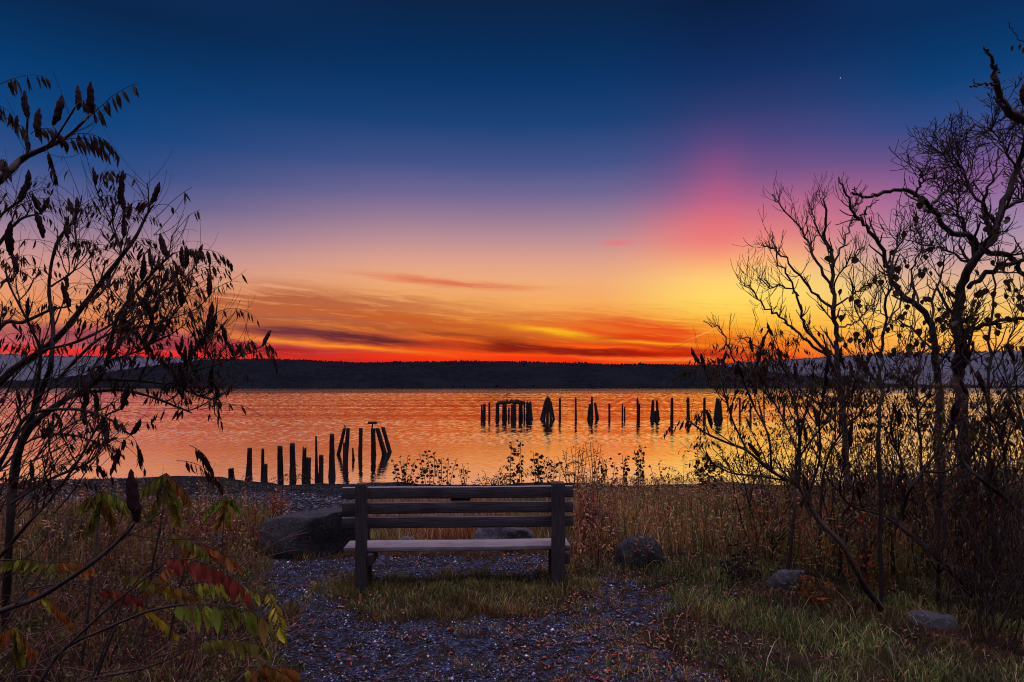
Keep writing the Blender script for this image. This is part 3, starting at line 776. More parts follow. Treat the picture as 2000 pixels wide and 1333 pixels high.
SUM_DARK = [(0.045,0.016,0.012),(0.06,0.018,0.012),(0.05,0.03,0.012),(0.035,0.028,0.012),(0.08,0.02,0.012)]
SUM_AUT = [(0.28,0.24,0.03),(0.30,0.20,0.03),(0.20,0.22,0.03),(0.35,0.12,0.02),(0.40,0.05,0.025)]
def rachis(pl, p, d, L, cols, fill=1.0, droop=0.5, ll=0.085, r=0.0022, start=0.25, hang=0.86, lw=.20, skip=.22):
    """a pinnate leaf: arching stalk with paired leaflets hanging from it"""
    d = norm(d); n = 11; pts = [p]; cur = d.copy(); step = L/n
    for i in range(n):
        cur = norm(cur+np.array([0,0,-droop*0.22*(0.3+i/n)])+0.05*rv()); pts.append(pts[-1]+cur*step)
    pts = np.array(pts); pl.line(pts, r, r*0.45, 3)
    if fill <= 0: return pts
    down = np.array([0,0,-1.0]); col = R.choice(cols); 
    for i in range(int(n*start), n+1):
        if rnd(0,1) > fill: continue
        tg = norm(pts[min(i+1,n)]-pts[max(i-1,0)]); side = norm(np.cross(tg, np.array([0,0,1.0])+0.05*rv()))
        for sg in (-1, 1):
            if rnd(0,1) < skip: continue
            dd = norm(side*sg*(1-hang)+down*hang+tg*0.35+0.16*rv())
            f = 0.7+0.3*math.sin(math.pi*(i/n))
            leaflet(pl.leaf, pts[i], dd, norm(side+0.5*rv()) if rnd(0,1) < .75 else norm(tg+.3*rv()), ll*f*rnd(.75,1.25), ll*lw*rnd(.75,1.25), col if rnd(0,1) < .75 else R.choice(cols), rnd(-.6,1.0))
    return pts
def sumac_tip(pl, p, d, sz=1.0, cone=0.55, nr=5, cols=SUM_DARK, pf=0.5):
    d = norm(d)
    if rnd(0,1) < cone: pl.cones.append((p, norm(d*0.6+np.array([0,0,0.9])+0.35*rv()), rnd(.12,.19)*sz))
    for i in range(nr):
        a = rnd(0, 6.283); out = norm(np.array([math.cos(a), math.sin(a), rnd(-.1,.9)])+d*0.5)
        u = rnd(0,1)
        if u < pf: rachis(pl, p-d*rnd(0,.12)*sz, out, rnd(.22,.40)*sz, cols, 0.7, rnd(.4,1.1), rnd(.06,.09)*sz)
        elif u < pf+0.2: rachis(pl, p-d*rnd(0,.15)*sz, out, rnd(.25,.42)*sz, cols, 0.3, rnd(.3,.9), 0.075*sz, start=0.6)
        else: rachis(pl, p-d*rnd(0,.15)*sz, out, rnd(.2,.45)*sz, cols, 0, R.choice((-1,-1,1))*rnd(.45,1.0), r=0.0017)
def sumac_twigs(pl, n, Lr=(.15,.42), sz=1.0, tmin=.3, up=.7, limbs=None, **kw):
    ls = limbs if limbs is not None else list(pl.limbs)
    for i in range(n):
        pts, r = R.choice(ls); f = rnd(tmin, .97); j = int(f*(len(pts)-1)); tg = norm(pts[min(j+1,len(pts)-1)]-pts[max(j-1,0)])
        L = rnd(*Lr)*sz; d = norm(tg*0.7+np.array([rnd(-.8,.8), rnd(-.9,.9), rnd(-.1,1)*up])); q = [pts[j]]; cur = d
        for s_ in range(5):
            cur = norm(cur+np.array([0,0,.13])+.15*rv()); q.append(q[-1]+cur*L/5)
        pl.line(q, min(r[j]*.6, .007*sz), .0042*sz, 5); sumac_tip(pl, q[-1], cur, sz, **kw)

def G(x, y): return (x, y, float(zg(x, y)))

# --- left: tall sumac whose top bough enters at upper left
pl = Plant('staghorn_sumac', 'tall sumac whose seed coned bough enters at upper left', 'sumac', G(-3.4, 4.1))
pl.limb([(-260,1240),(-255,900),(-200,620),(-110,440),(0,352),(45,310),(90,289),(135,265),(166,236)], 4.1, 3.7, 34, 5)
pl.limb([(-110,440),(-70,330),(-30,230),(-10,170)], 3.9, 3.7, 12, 4)
pl.limb([(54,303),(53,262),(54,232)], 3.75, 3.7, 7, 5); pl.limb([(90,289),(110,262),(104,245)], 3.75, 3.8, 5, 4); pl.limb([(135,265),(160,240),(176,222)], 3.72, 3.7, 5, 4); pl.limb([(100,285),(140,222),(150,205)], 3.7, 3.6, 5, 4)
for (a, b_, L) in ((54,232,.16),(70,268,.17),(104,245,.18),(177,222,.17),(150,215,.15),(30,260,.1)):
    p = P(a, b_, 3.72); pl.cones.append((p, norm(np.array([rnd(-.25,.25), rnd(-.2,.2), 1])), L))
for (a, b_, a2, b2, L, fl, dr) in ((166,236,255,150,.36,1,.35),(0,165,63,136,.26,.8,.4),(135,265,190,250,.28,1,.9),(120,275,160,262,.26,1,1.0),(60,262,110,215,.2,.9,1.3),(30,250,75,215,.22,.9,1.3),(150,205,175,180,.2,.9,1.4),(0,320,30,270,.2,1,1.2),(-20,300,30,300,.22,1,1.0),(90,290,110,320,.2,1,1.0),(-25,215,40,180,.22,.8,.9)):
    p = P(a, b_, 3.7); q = P(a2, b2, 3.7+rnd(-.15,.15)); rachis(pl, p, q-p, L, SUM_DARK, fl, dr, .092, r=.0028)
for (a, b_, a2, b2, L, dr) in ((140,258,230,245,.36,-1.1),(150,258,215,235,.3,-1.0),(110,280,190,285,.32,-.9),(100,285,160,285,.28,-.9),(85,295,160,345,.32,-1.8),(20,345,60,330,.22,-.8),(55,300,25,255,.2,-.3),(54,290,25,190,.3,-.2),(137,230,110,140,.24,0),(0,230,40,280,.2,-.4)):
    p = P(a, b_, 3.72); q = P(a2, b2, 3.72+rnd(-.1,.1)); rachis(pl, p, q-p, L, SUM_DARK, 0, dr, r=.0019)
pl.finish()

# --- left: main broad sumac
pl = Plant('staghorn_sumac', 'broad many stemmed sumac with dark seed cones filling the left edge', 'sumac', G(-3.05, 4.2))
b0 = [(10,1220),(20,1030)]
LB = [
 (b0+[(30,900),(60,819),(87,750),(99,711),(104,640),(96,560),(110,478),(141,433),(144,409)], 4.2, 4.3, 20, 4),
 (b0+[(45,860),(120,786),(156,768),(192,741),(210,705),(222,645),(237,606),(275,560),(315,516),(339,495)], 4.2, 3.8, 20, 5),
 ([(-120,1200),(-100,900),(0,747),(84,684),(129,642),(165,594),(228,513),(264,465),(288,418),(300,402)], 4.3, 4.0, 24, 4),
 ([(110,745),(168,684),(204,657),(258,642),(324,627),(352,600)], 4.1, 3.6, 9, 4),
 ([(84,684),(150,668),(225,630),(285,582),(340,560),(372,545)], 4.1, 4.4, 8, 4),
 ([(156,768),(234,762),(300,777),(345,795),(375,807)], 4.0, 3.7, 9, 4),
 ([(195,741),(270,744),(336,753),(399,777),(420,780)], 3.95, 4.3, 9, 4),
 ([(300,748),(339,748),(375,726),(420,714),(457,699)], 4.0, 3.9, 5, 3.5),
 ([(380,722),(399,699),(402,672),(411,656)], 3.95, 3.9, 4, 3.5),
 ([(-110,960),(-60,780),(0,640),(45,630),(99,606),(132,600)], 4.4, 4.5, 18, 4),
 ([(-80,760),(-50,560),(0,475),(39,430),(78,418)], 4.5, 4.3, 14, 4),
 ([(-70,640),(-40,480),(0,424),(24,403),(45,390)], 4.5, 4.5, 10, 4),
 ([(100,560),(150,520),(147,450),(147,430)], 4.25, 4.4, 5, 4),
 ([(165,594),(200,570),(236,500),(222,445),(220,425)], 4.1, 4.3, 6, 4),
 ([(b0[0][0]-30,1240),(-30,1000),(20,870),(60,810),(150,800),(215,820),(255,850)], 3.9, 3.6, 14, 4),
 ([(0,920),(60,860),(140,850),(200,870)], 4.0, 4.2, 7, 4),
 ([(20,985),(90,940),(150,915),(181,897),(205,860)], 3.9, 3.9, 9, 4),
 ([(-10,1100),(54,1024),(101,973),(150,905),(200,820),(235,800)], 3.8, 3.7, 10, 4),
 ([(60,819),(80,700),(60,640),(20,560),(10,520)], 4.3, 4.1, 9, 4),
 ([(237,606),(262,600),(300,585),(318,555)], 3.9, 4.1, 5, 4),
 ([(210,705),(260,690),(300,668),(330,655)], 3.9, 3.6, 5, 3.5),
]
ends = []
for q in LB:
    pts = pl.limb(*q); ends.append((pts[-1], norm(pts[-1]-pts[-4])))
for p, d in ends: sumac_tip(pl, p, d, 0.8, .6, 5, pf=.26)
sumac_twigs(pl, 170, (.1,.30), .85, .2, cone=.22, nr=5, pf=.17)
for i in range(70):
    a0, c0_ = rnd(-90, 130), rnd(760, 1020); Ya = rnd(3.6, 4.8); p = P(a0, c0_, Ya); d = norm(np.array([rnd(.1,.9), rnd(-.5,.5), rnd(.2,1)])); q = [p]; L = rnd(.3,.8)
    for s_ in range(7): d = norm(d+.14*rv()+np.array([0,0,.05])); q.append(q[-1]+d*L/7)
    pl.line(q, rnd(.003,.0055), .002, 4)
    for s_ in range(2): j = R.randrange(2,7); pl.line([q[j], q[j]+norm(d+.8*rv())*L*.2, q[j]+norm(d+.6*rv())*L*.36], .0024, .0012, 3)
for (a, b_, a2, b2, L, fl, dr) in ((300,402,235,355,.26,.9,1.0),(300,430,370,360,.32,.3,.3),(339,495,420,470,.34,1,.7),(352,580,470,560,.40,.12,-.3),(345,560,435,525,.32,.2,-.2),(405,660,375,640,.14,1,1.6),(300,460,370,390,.3,0,-.5),(330,490,368,448,.26,0,-.6),(457,699,482,650,.18,.3,.5),(457,699,540,680,.26,.1,.2),(300,460,365,448,.26,0,-.6),(320,520,345,505,.22,1,1.3),(420,780,440,820,.16,.5,.6),(255,850,300,880,.2,.9,.9),(255,850,210,880,.2,.9,1.2),(345,900,440,905,.3,1,.6),(370,870,440,895,.2,1,1)):
    p = P(a, b_, 3.9); q = P(a2, b2, 3.9+rnd(-.15,.15)); rachis(pl, p, q-p, L, SUM_DARK, fl, dr, .09, r=.0025)
for (a, b_, L) in ((457,697,.12),(413,654,.13),(287,690,.10),(325,508,.17),(287,615,.15),(232,400,.12),(80,420,.13),(40,395,.12),(20,500,.2),(85,466,.16),(165,830,.15),(425,782,.12),(135,600,.15),(350,688,.1),(355,700,.1)):
    p = P(a, b_, 3.95); pl.cones.append((p, norm(np.array([rnd(-.5,.3), rnd(-.2,.2), 1])), L))
pl.cones = pl.cones[::-1]
pl.finish()

# --- left foreground: low sumac with one large cone
pl = Plant('staghorn_sumac', 'low near sumac stem carrying one large erect maroon cone at lower left', 'sumac', G(-2.35, 2.3))
a = pl.limb([(-420,1480),(-160,1260),(0,1194),(72,1169),(145,1125),(203,1082),(246,1042),(263,1022)], 2.3, 2.35, 18, 7, wob_d=.03)
pl.limb([(246,1042),(290,1050),(360,1054),(420,1050)], 2.35, 2.5, 3, 2); pl.limb([(246,1042),(300,1010),(340,985)], 2.35, 2.5, 3, 2)
pl.limb([(30,1180),(100,1100),(130,1030),(70,960)], 2.3, 2.6, 4, 2); pl.limb([(0,1095),(50,1090),(82,1062),(95,1040)], 2.5, 2.4, 4, 2)
pl.cones.append((P(263,1021,2.35), norm(np.array([-.02,0,1])), .185))
for q in range(7): rachis(pl, P(200+q*8, 1085-q*7, 2.35), norm(np.array([rnd(.2,1), rnd(-.4,.6), rnd(0,1)])), rnd(.15,.3), SUM_DARK, 0, rnd(-.8,.4), r=.0016)
pl.finish()

# --- left foreground: saplings with hanging yellow leaves
def sapling(label, stems, leaves, base, cols, Yd):
    pl = Plant('sumac_sapling', label, 'sumac', base, 'young sumacs turning yellow and red')
    for q in stems: pl.limb(*q, wob_d=.05)
    for (a, b_, a2, b2, L, c, ll, hang) in leaves:
        p = P(a, b_, Yd+rnd(-.08,.08)); q = P(a2, b2, Yd+rnd(-.1,.1)); rachis(pl, p, q-p, np.linalg.norm(q-p)*L, c, 1.0, .35, ll, r=.0026, start=.04, hang=hang, lw=.30, skip=0)
    return pl.finish(M_leaf)
YG = [(0.52,0.44,0.035),(0.56,0.40,0.035),(0.36,0.36,0.035),(0.30,0.18,0.03)]; OR = [(0.42,0.16,0.03),(0.36,0.19,0.03),(0.36,0.10,0.025)]; RD = [(0.26,0.045,0.028),(0.30,0.08,0.03)]; GN = [(0.24,0.30,0.035),(0.30,0.32,0.04),(0.22,0.18,0.03)]
sapling('sumac sapling with a row of hanging yellow leaflets at lower left', [([(40,1420),(83,1325),(127,1267),(203,1230),(290,1194),(362,1180)], 2.7, 2.7, 9, 4), ([(127,1267),(217,1183),(308,1111),(348,1082)], 2.7, 2.8, 6, 2.5)],
   [(345,1182,540,1164,1.03,YG+GN[:1],.115,.97),(330,1090,500,1085,1.0,RD+OR,.09,.9),(525,1160,556,1215,1.0,YG,.06,.5)], G(-1.95,2.75), YG, 2.7)
sapling('sumac sapling with drooping olive and orange leaves at bottom left centre', [([(150,1420),(181,1325),(225,1212),(254,1140),(261,1104)], 2.9, 3.0, 5, 2), ([(181,1325),(300,1300),(420,1240)], 2.9, 2.8, 5, 2.5), ([(200,1400),(380,1370),(480,1310)], 2.75, 2.7, 5, 3)],
   [(400,1250,520,1240,1.0,GN,.09,.8),(480,1305,575,1285,1.0,OR+YG,.10,.95),(520,1300,590,1330,1.0,OR+RD,.09,.95),(380,1140,505,1120,1.0,YG+GN,.075,.9)], G(-1.75,3.0), YG, 2.8)
sapling('sumac sapling with a green and orange umbrella of leaves by the beach grass', [([(270,1330),(290,1150),(315,1020),(322,960),(325,925)], 3.6, 3.9, 5, 3)],
   [(325,925,360,1010,1.0,GN+OR,.10,.8),(325,925,290,1010,1.0,GN,.10,.8),(325,925,255,960,1.0,GN,.09,.85),(325,925,345,1000,1.1,GN+YG,.11,.8),(325,925,375,965,1.0,OR,.09,.85)], G(-2.1,3.8), GN, 3.9)
sapling('sumac sapling with pale yellow green leaves beside the small mauve stone', [([(430,1130),(435,1050),(440,985),(442,970)], 5.2, 5.3, 3, 2)],
   [(442,970,455,1020,1.0,YG,.11,.8),(442,970,420,1015,1.0,YG+OR,.11,.8),(442,970,400,985,1.0,GN,.10,.85),(442,970,475,985,1.0,GN,.10,.85)], G(-2.25,5.3), YG, 5.3)
sapling('sumac sapling with olive brown hanging leaves in the dark left tangle', [([(160,1300),(180,1130),(195,1000),(200,960)], 3.4, 3.6, 5, 3)],
   [(200,960,230,1020,1.0,GN+OR,.10,.8),(200,960,175,1015,1.0,GN,.10,.85),(200,960,150,975,1.0,GN,.09,.85),(200,960,245,975,1.0,GN,.1,.85)], G(-2.2,3.6), GN, 3.6)
sapling('red and orange leaved sumac sapling in the grass left of the boulder', [([(330,1250),(350,1150),(370,1080),(380,1060)], 3.4, 3.5, 4, 2.5)],
   [(380,1060,470,1085,1.0,OR,.075,.9),(380,1060,430,1062,1.0,RD,.07,.9),(380,1062,330,1090,1.0,RD+OR,.1,.9),(330,1040,400,1060,1.0,GN,.08,.9)], G(-1.7,3.6), OR, 3.5)
sapling('small orange leaved sumac sapling at the far lower left corner', [([(40,1420),(30,1300),(25,1220)], 2.9, 3.0, 4, 2.5)],
   [(25,1225,70,1250,1.0,OR,.08,.85),(25,1225,-30,1250,1.0,OR,.08,.85),(25,1225,40,1280,1.0,OR+YG,.08,.85)], G(-2.15,3.0), OR, 2.95)
sapling('sumac sapling with rust and olive fronds low at the left edge', [([(-60,1380),(0,1240),(60,1150),(90,1100)], 3.1, 3.2, 5, 2.5), ([(60,1150),(130,1140),(190,1150)], 3.15, 3.1, 4, 2)],
   [(90,1100,180,1090,1.0,GN+OR,.075,.9),(190,1150,290,1150,1.0,OR+RD,.075,.9),(90,1100,20,1080,1.0,GN,.07,.85),(60,1150,150,1200,1.0,YG+OR,.07,.85)], G(-2.25,3.15), OR, 3.15)
sapling('sumac sapling with ochre fronds in the middle of the left tangle', [([(180,1350),(220,1240),(262,1170),(300,1140)], 3.3, 3.4, 5, 2.5)],
   [(300,1140,390,1150,1.0,YG+OR,.075,.9),(300,1140,250,1110,1.0,GN,.07,.85),(262,1170,350,1230,1.0,YG,.075,.9),(280,1155,330,1090,1.0,OR,.07,.9)], G(-2.0,3.35), OR, 3.35)
# thin bare stems in the left tangle
pl = Plant('tangled_shrub', 'tangle of thin bare reddish stems at the lower left', 'shrub', G(-2.2, 3.5), bark=wood_mat('reddish_stem', (0.06,0.026,0.024), (0.22,0.10,0.085), (1,1,.4), 40))
for i in range(270):
    x, y = rnd(-3.8,-1.0), rnd(2.4,6.4)
    if x*F/y+HX > 430: continue
    p = np.array(G(x, y)); d = norm(np.array([rnd(-.3,.9), rnd(-.5,.5), rnd(.5,1.2)])); q = [p]; L = rnd(.35,1.0)
    for s_ in range(8): d = norm(d+.16*rv()+np.array([.06,0,-.11])); q.append(q[-1]+d*L/8)
    pl.line(q, rnd(.003,.006), .0018, 4)
    for s_ in range(3):
        j = R.randrange(3,8); dd = norm(d+.8*rv()); pl.line([q[j], q[j]+dd*L*.12, q[j]+dd*L*.24+.03*rv()], .0025, .0012, 3)
pl.finish(wood='stems')

# ------------------------------------------------------------------ right-hand trees
def grow(pl, p, d, L, r, lvl, jit=.22, up=.10, nch=(3,5), ratio=.55, rmin=.0028, tips=None, spread=.75):
    n = 6; pts = [p]; cur = norm(d)
    for i in range(n):
        cur = norm(cur+jit*rv()+np.array([0,0,up])); pts.append(pts[-1]+cur*L/n)
    r1 = max(rmin, r*.55); pl.line(pts, max(r, rmin), r1, 5 if lvl > 1 else 3)
    if tips is not None: tips.append((pts[-1], cur)); 
    if lvl <= 0: return
    for i in range(R.randint(*nch)):
        j = R.randrange(1, n+1); tg = norm(pts[j]-pts[j-1]); s_ = rv(); s_ = norm(s_-tg*(s_@tg))
        grow(pl, pts[j], tg*rnd(.5,.9)+s_*spread, L*ratio*rnd(.6,1.2), r1*rnd(.6,.85), lvl-1, jit, up, nch, ratio, rmin, tips, spread)
def clothe(pl, n, Lr, lvl, tmin=.2, rk=.55, limbs=None, **kw):
    for i in range(n):
        pts, r = R.choice(limbs or pl.limbs); j = int(rnd(tmin,.98)*(len(pts)-1)); tg = norm(pts[min(j+1,len(pts)-1)]-pts[max(j-1,0)])
        s_ = rv(); s_ = norm(s_-tg*(s_@tg)); grow(pl, pts[j], tg*.7+s_*.8+np.array([0,0,.2]), rnd(*Lr), min(r[j]*rk,.02), lvl, **kw)

pl = Plant('bare_tree', 'slender bare young tree with fine upswept twigs left of the big trunk', 'tree', G(4.55, 9.2), bark=M_bark2)
Yt = 9.2
for q in [
 ([(1658,985),(1650,850),(1636,720),(1633,659),(1628,593),(1626,510),(1616,469),(1612,400),(1605,372)], Yt, Yt, 17, 2.5),
 ([(1626,604),(1588,569),(1543,514),(1505,486),(1488,479)], Yt, 8.7, 7, 2),
 ([(1640,760),(1616,693),(1578,648),(1564,607),(1547,552),(1517,505),(1507,452)], Yt, 8.5, 9, 2),
 ([(1626,560),(1588,503),(1571,465),(1526,403),(1508,380)], Yt, 9.6, 7, 2),
 ([(1626,510),(1605,462),(1586,420),(1578,388)], Yt, 9.5, 5, 2), ([(1628,600),(1660,580),(1690,562),(1722,538)], Yt, 8.8, 5, 2),
 ([(1620,700),(1570,660),(1530,625),(1495,600),(1464,562),(1455,553)], Yt, 8.4, 7, 2), ([(1560,579),(1530,560),(1500,560),(1480,540)], Yt, 9.4, 4, 2),
 ([(1626,520),(1650,470),(1665,430),(1672,390)], Yt, 9.6, 5, 2), ([(1627,560),(1655,510),(1690,480)], Yt, 8.9, 4, 2),
 ([(1630,820),(1560,760),(1500,740),(1433,702),(1415,652),(1374,628)], Yt, 8.2, 7, 2), ([(1560,760),(1510,700),(1470,670),(1440,655)], Yt, 8.8, 5, 2),
 ([(1632,640),(1670,630),(1700,600),(1725,560)], Yt, 9.6, 4, 2)]:
    pl.limb(*q, jit=.015)
clothe(pl, 110, (.2,.42), 1, .25, up=.18, nch=(3,5), jit=.2, rmin=.0028, spread=.65)
clothe(pl, 260, (.06,.22), 0, .3, up=.12, rmin=.0026)
pl.finish()

pl = Plant('bare_tree', 'dark thick trunked tree with a crooked dead limb reaching left at the right edge', 'tree', G(4.55, 6.9))
Yt = 6.9
for q in [
 ([(1885,1095),(1884,900),(1878,780),(1868,731),(1878,686),(1871,621),(1878,559),(1906,507),(1937,462),(1957,410),(1985,330),(2010,270)], Yt, Yt, 30, 10),
 ([(1906,507),(1911,472),(1850,446),(1814,403),(1774,374),(1724,378),(1684,383),(1664,377)], Yt, 6.2, 15, 5),
 ([(1785,385),(1803,353),(1825,348),(1850,346)], 6.3, 6.1, 6, 3), ([(1803,353),(1797,338),(1795,333)], 6.2, 6.1, 4, 2.5), ([(1825,348),(1835,335),(1846,335)], 6.2, 6.1, 4, 2), ([(1818,403),(1850,375),(1872,349)], 6.4, 6.5, 7, 4),
 ([(1684,383),(1672,375),(1668,365)], 6.2, 6.1, 4, 2), ([(1690,383),(1676,398),(1662,402)], 6.2, 6.1, 3, 2), 
 ([(1905,485),(1971,503),(2000,535),(2040,560)], Yt, 7.2, 14, 9), ([(1892,562),(1937,528),(2000,507),(2060,480)], Yt, 7.3, 12, 8), ([(1880,650),(1943,628),(2000,621),(2060,600)], Yt, 6.5, 11, 7),
 ([(1937,462),(1920,420),(1930,370),(1945,330),(1950,290)], Yt, 7.3, 9, 3), ([(1957,410),(1995,390),(2020,330),(2030,270)], Yt, 7.3, 9, 3), ([(1945,440),(1900,380),(1880,330),(1850,305),(1840,300)], Yt, 7.1, 7, 2.5),
 ([(1911,500),(1880,440),(1870,400),(1876,360)], Yt, 7.4, 7, 3), ([(1900,520),(1850,490),(1810,480),(1770,470)], Yt, 7.4, 6, 2), ([(1985,330),(1965,300),(1940,260),(1930,250)], Yt, 7.0, 6, 2),
 ([(1872,731),(1850,700),(1820,690)], Yt, 6.6, 6, 3)]:
    pl.limb(*q, jit=.012)
top = [l for l in pl.limbs if l[0][-1][2] > zat(520, 7)]
clothe(pl, 150, (.2,.42), 2, .25, limbs=top[10:] + top[:1], up=.06, nch=(2,4), jit=.26, rmin=.0034, ratio=.6)
clothe(pl, 60, (.15,.35), 1, .2, up=.08, nch=(2,4), jit=.26, rmin=.003)
pl.finish()

pl = Plant('bare_tree', 'thin dark tree whose dead top bends to the upper left of the crooked limb', 'tree', G(4.05, 6.4))
Yt = 6.4
for q in [
 ([(1840,1100),(1836,900),(1833,748),(1828,693),(1819,631),(1792,597),(1743,552),(1733,517),(1699,452),(1670,421),(1656,389),(1638,347)], Yt, 5.9, 20, 4),
 ([(1674,425),(1690,420),(1700,402),(1717,391)], 6.0, 5.9, 4, 2), ([(1733,517),(1760,470),(1775,440)], 6.1, 6.3, 5, 2), ([(1819,640),(1830,560),(1845,500)], 6.3, 6.5, 7, 3), ([(1792,597),(1780,540),(1800,480),(1790,430)], 6.2, 6.5, 6, 2),
 ([(1828,700),(1780,640),(1740,620),(1700,600)], 6.3, 5.8, 5, 2), ([(1830,720),(1870,650),(1900,600)], 6.4, 6.0, 5, 2)]:
    pl.limb(*q, jit=.012)
tips = []
clothe(pl, 45, (.2,.5), 1, .3, limbs=pl.limbs[2:], up=.06, nch=(2,4), jit=.25, tips=tips)
clothe(pl, 16, (.1,.25), 0, .4, limbs=pl.limbs[:1], up=.06)
pl.finish()

pl = Plant('bare_tree', 'dead forked branch of a tree outside the upper right corner', 'tree', G(5.6, 6.0))
for q in [([(2230,1090),(2220,700),(2150,420),(2060,270),(2000,234),(1962,209),(1947,166),(1940,137),(1929,97)], 6.0, 5.6, 40, 5), ([(1947,166),(1925,164),(1910,168),(1894,169)], 5.62, 5.5, 5, 3), ([(1962,209),(1948,197),(1939,191)], 5.62, 5.6, 5, 3),
          ([(1910,166),(1904,160),(1900,153)], 5.5, 5.5, 3, 2), ([(1945,150),(1946,135),(1944,127)], 5.6, 5.6, 4, 3), ([(1931,105),(1924,98),(1922,96)], 5.6, 5.6, 4, 3), ([(2040,150),(2000,85),(1975,60),(1969,45)], 5.7, 5.6, 3, 1.6), ([(2060,270),(2055,200),(2040,150)], 5.85, 5.7, 8, 3)]: pl.limb(*q, jit=.008, wob_d=.04)
for (a, b_) in ((1978,88),(1993,85),(2000,92)): leaflet(pl.leaf, P(a, b_, 5.6), np.array([-.2,0,-1.]), np.array([.3,1,0]), .07, .02, SUM_DARK[0], .5)
pl.cones.append((P(1998, 205, 5.6), np.array([0,0,1.]), .17))
pl.finish()

# poplars with remaining round leaves
def poplar(label, limbs, n, Yd, base, nl, tw=60):
    pl = Plant('poplar_sapling', label, 'tree', base, 'young poplars with last leaves')
    for q in limbs: pl.limb(*q, jit=.008)
    tips = []
    clothe(pl, tw, (.15,.4), 1, .25, up=.12, nch=(2,3), jit=.2, tips=tips, rmin=.0025)
    for i in range(nl):
        p, d = R.choice(tips); p = p+rnd(-.05,.05)*rv()
        e = p+np.array([rnd(-.4,.4), rnd(-.4,.4), -rnd(.3,1)])*.04; pl.line([p, e], .001, .001, 3)
        round_leaf(pl.leaf, e, np.array([rnd(-.5,.5), rnd(-.5,.5), -1]), rv(), rnd(.034,.056), R.choice([(0.05,0.045,0.012),(0.07,0.05,0.012),(0.04,0.03,0.012),(0.06,0.025,0.012)]))
    return pl.finish()
poplar('poplar sapling keeping round dark leaves in front of the crooked dead limb', [([(1722,1190),(1719,859),(1722,745),(1724,659),(1736,562),(1750,480),(1760,440)], 4.8, 4.9, 11, 3), ([(1724,700),(1690,640),(1670,600),(1660,540)], 4.8, 4.7, 4, 2), ([(1724,650),(1760,590),(1790,540),(1800,500)], 4.8, 5.1, 4, 2), ([(1722,745),(1770,700),(1800,640)], 4.8, 5.0, 4, 2), ([(1722,760),(1690,720),(1680,690)], 4.8, 4.6, 3, 2)], 0, 4.8, G(2.6,4.8), 130)
poplar('poplar sapling with scattered round leaves right of the thick trunk', [([(1940,1180),(1935,900),(1930,700),(1940,560),(1950,480)], 5.2, 5.3, 11, 3), ([(1932,760),(1965,680),(1990,600),(1990,540)], 5.2, 5.4, 5, 2), ([(1932,720),(1890,660),(1870,600)], 5.2, 5.0, 4, 2), ([(1934,820),(1970,760),(2000,700)], 5.2, 5.0, 4, 2)], 0, 5.2, G(3.6,5.2), 120)
poplar('short poplar sapling with round leaves between the thin dark tree and thick trunk', [([(1800,1150),(1800,900),(1790,760),(1800,690),(1810,640)], 5.6, 5.7, 9, 3), ([(1792,790),(1830,740),(1850,690)], 5.6, 5.5, 4, 2), ([(1792,800),(1760,750),(1745,710)], 5.6, 5.8, 4, 2)], 0, 5.6, G(3.4,5.6), 70, 40)

# right sumacs
SUM_R = SUM_DARK + [(0.06,0.06,0.015),(0.08,0.07,0.015),(0.07,0.03,0.012)]
def sumac_r(label, limbs, base, n, sz, cone=.3, pf=.55, nr=4, Lr=(.15,.45), tmin=.4):
    pl = Plant('staghorn_sumac', label, 'sumac', base)
    for q in limbs:
        pts = pl.limb(*q); sumac_tip(pl, pts[-1], pts[-1]-pts[-4], sz, cone+.2, nr+1, SUM_R, pf)
    sumac_twigs(pl, n, Lr, sz, tmin, cone=cone, nr=nr, pf=pf, cols=SUM_R); pl.cones = pl.cones[::-1]
    return pl.finish()
sumac_r('sumac on a leaning dark stem arching left over the water edge', [
  ([(1740,1215),(1733,1202),(1692,1151),(1670,1110),(1640,1058),(1603,1021),(1574,977),(1559,951),(1507,921),(1459,881),(1422,866),(1378,846),(1340,818)], 4.65, 5.0, 17, 4),
  ([(1559,951),(1562,880),(1556,800),(1540,740),(1520,700)], 4.9, 5.0, 8, 4), ([(1507,921),(1500,850),(1470,790),(1450,740)], 4.9, 4.8, 6, 4), ([(1459,881),(1430,820),(1415,770),(1405,735)], 5.0, 5.2, 5, 4), ([(1574,977),(1600,900),(1600,820),(1610,760)], 4.9, 4.7, 7, 4), ([(1540,940),(1480,930),(1430,925),(1390,905)], 4.95, 5.3, 5, 4)],
  G(2.58,4.65), 64, .8, .26, .26, 5)
sumac_r('sumac crowding below the slender bare tree with drooping dark leaves', [
  ([(1536,1130),(1540,1110),(1551,999),(1553,947),(1559,877),(1575,800),(1600,740),(1620,705)], 5.4, 5.6, 10, 4), ([(1556,900),(1600,840),(1650,790),(1680,740)], 5.5, 5.5, 6, 4), ([(1557,880),(1520,800),(1490,760),(1470,720)], 5.5, 5.8, 5, 4), ([(1600,1120),(1607,932),(1640,850),(1690,800),(1730,770)], 5.5, 5.7, 8, 4)],
  G(2.25,5.45), 55, .8, .22, .26, 5)
sumac_r('sumac with a crooked forked stem in front of the thick trunk', [
  ([(1900,1170),(1866,1125),(1818,1077),(1766,1036),(1759,1018),(1766,988),(1781,951),(1833,877),(1860,820)], 5.0, 4.9, 15, 5), ([(1766,1036),(1722,1006),(1670,992),(1640,960),(1650,900)], 5.0, 4.8, 7, 4), ([(1781,951),(1760,900),(1740,840),(1750,790)], 4.9, 5.1, 7, 4), ([(1800,920),(1850,920),(1900,880),(1930,820)], 4.9, 4.7, 7, 4), ([(1818,1077),(1850,1000),(1900,950),(1960,900)], 5.0, 5.2, 8, 4)],
  G(3.4,5.05), 55, .8, .22, .24, 5)
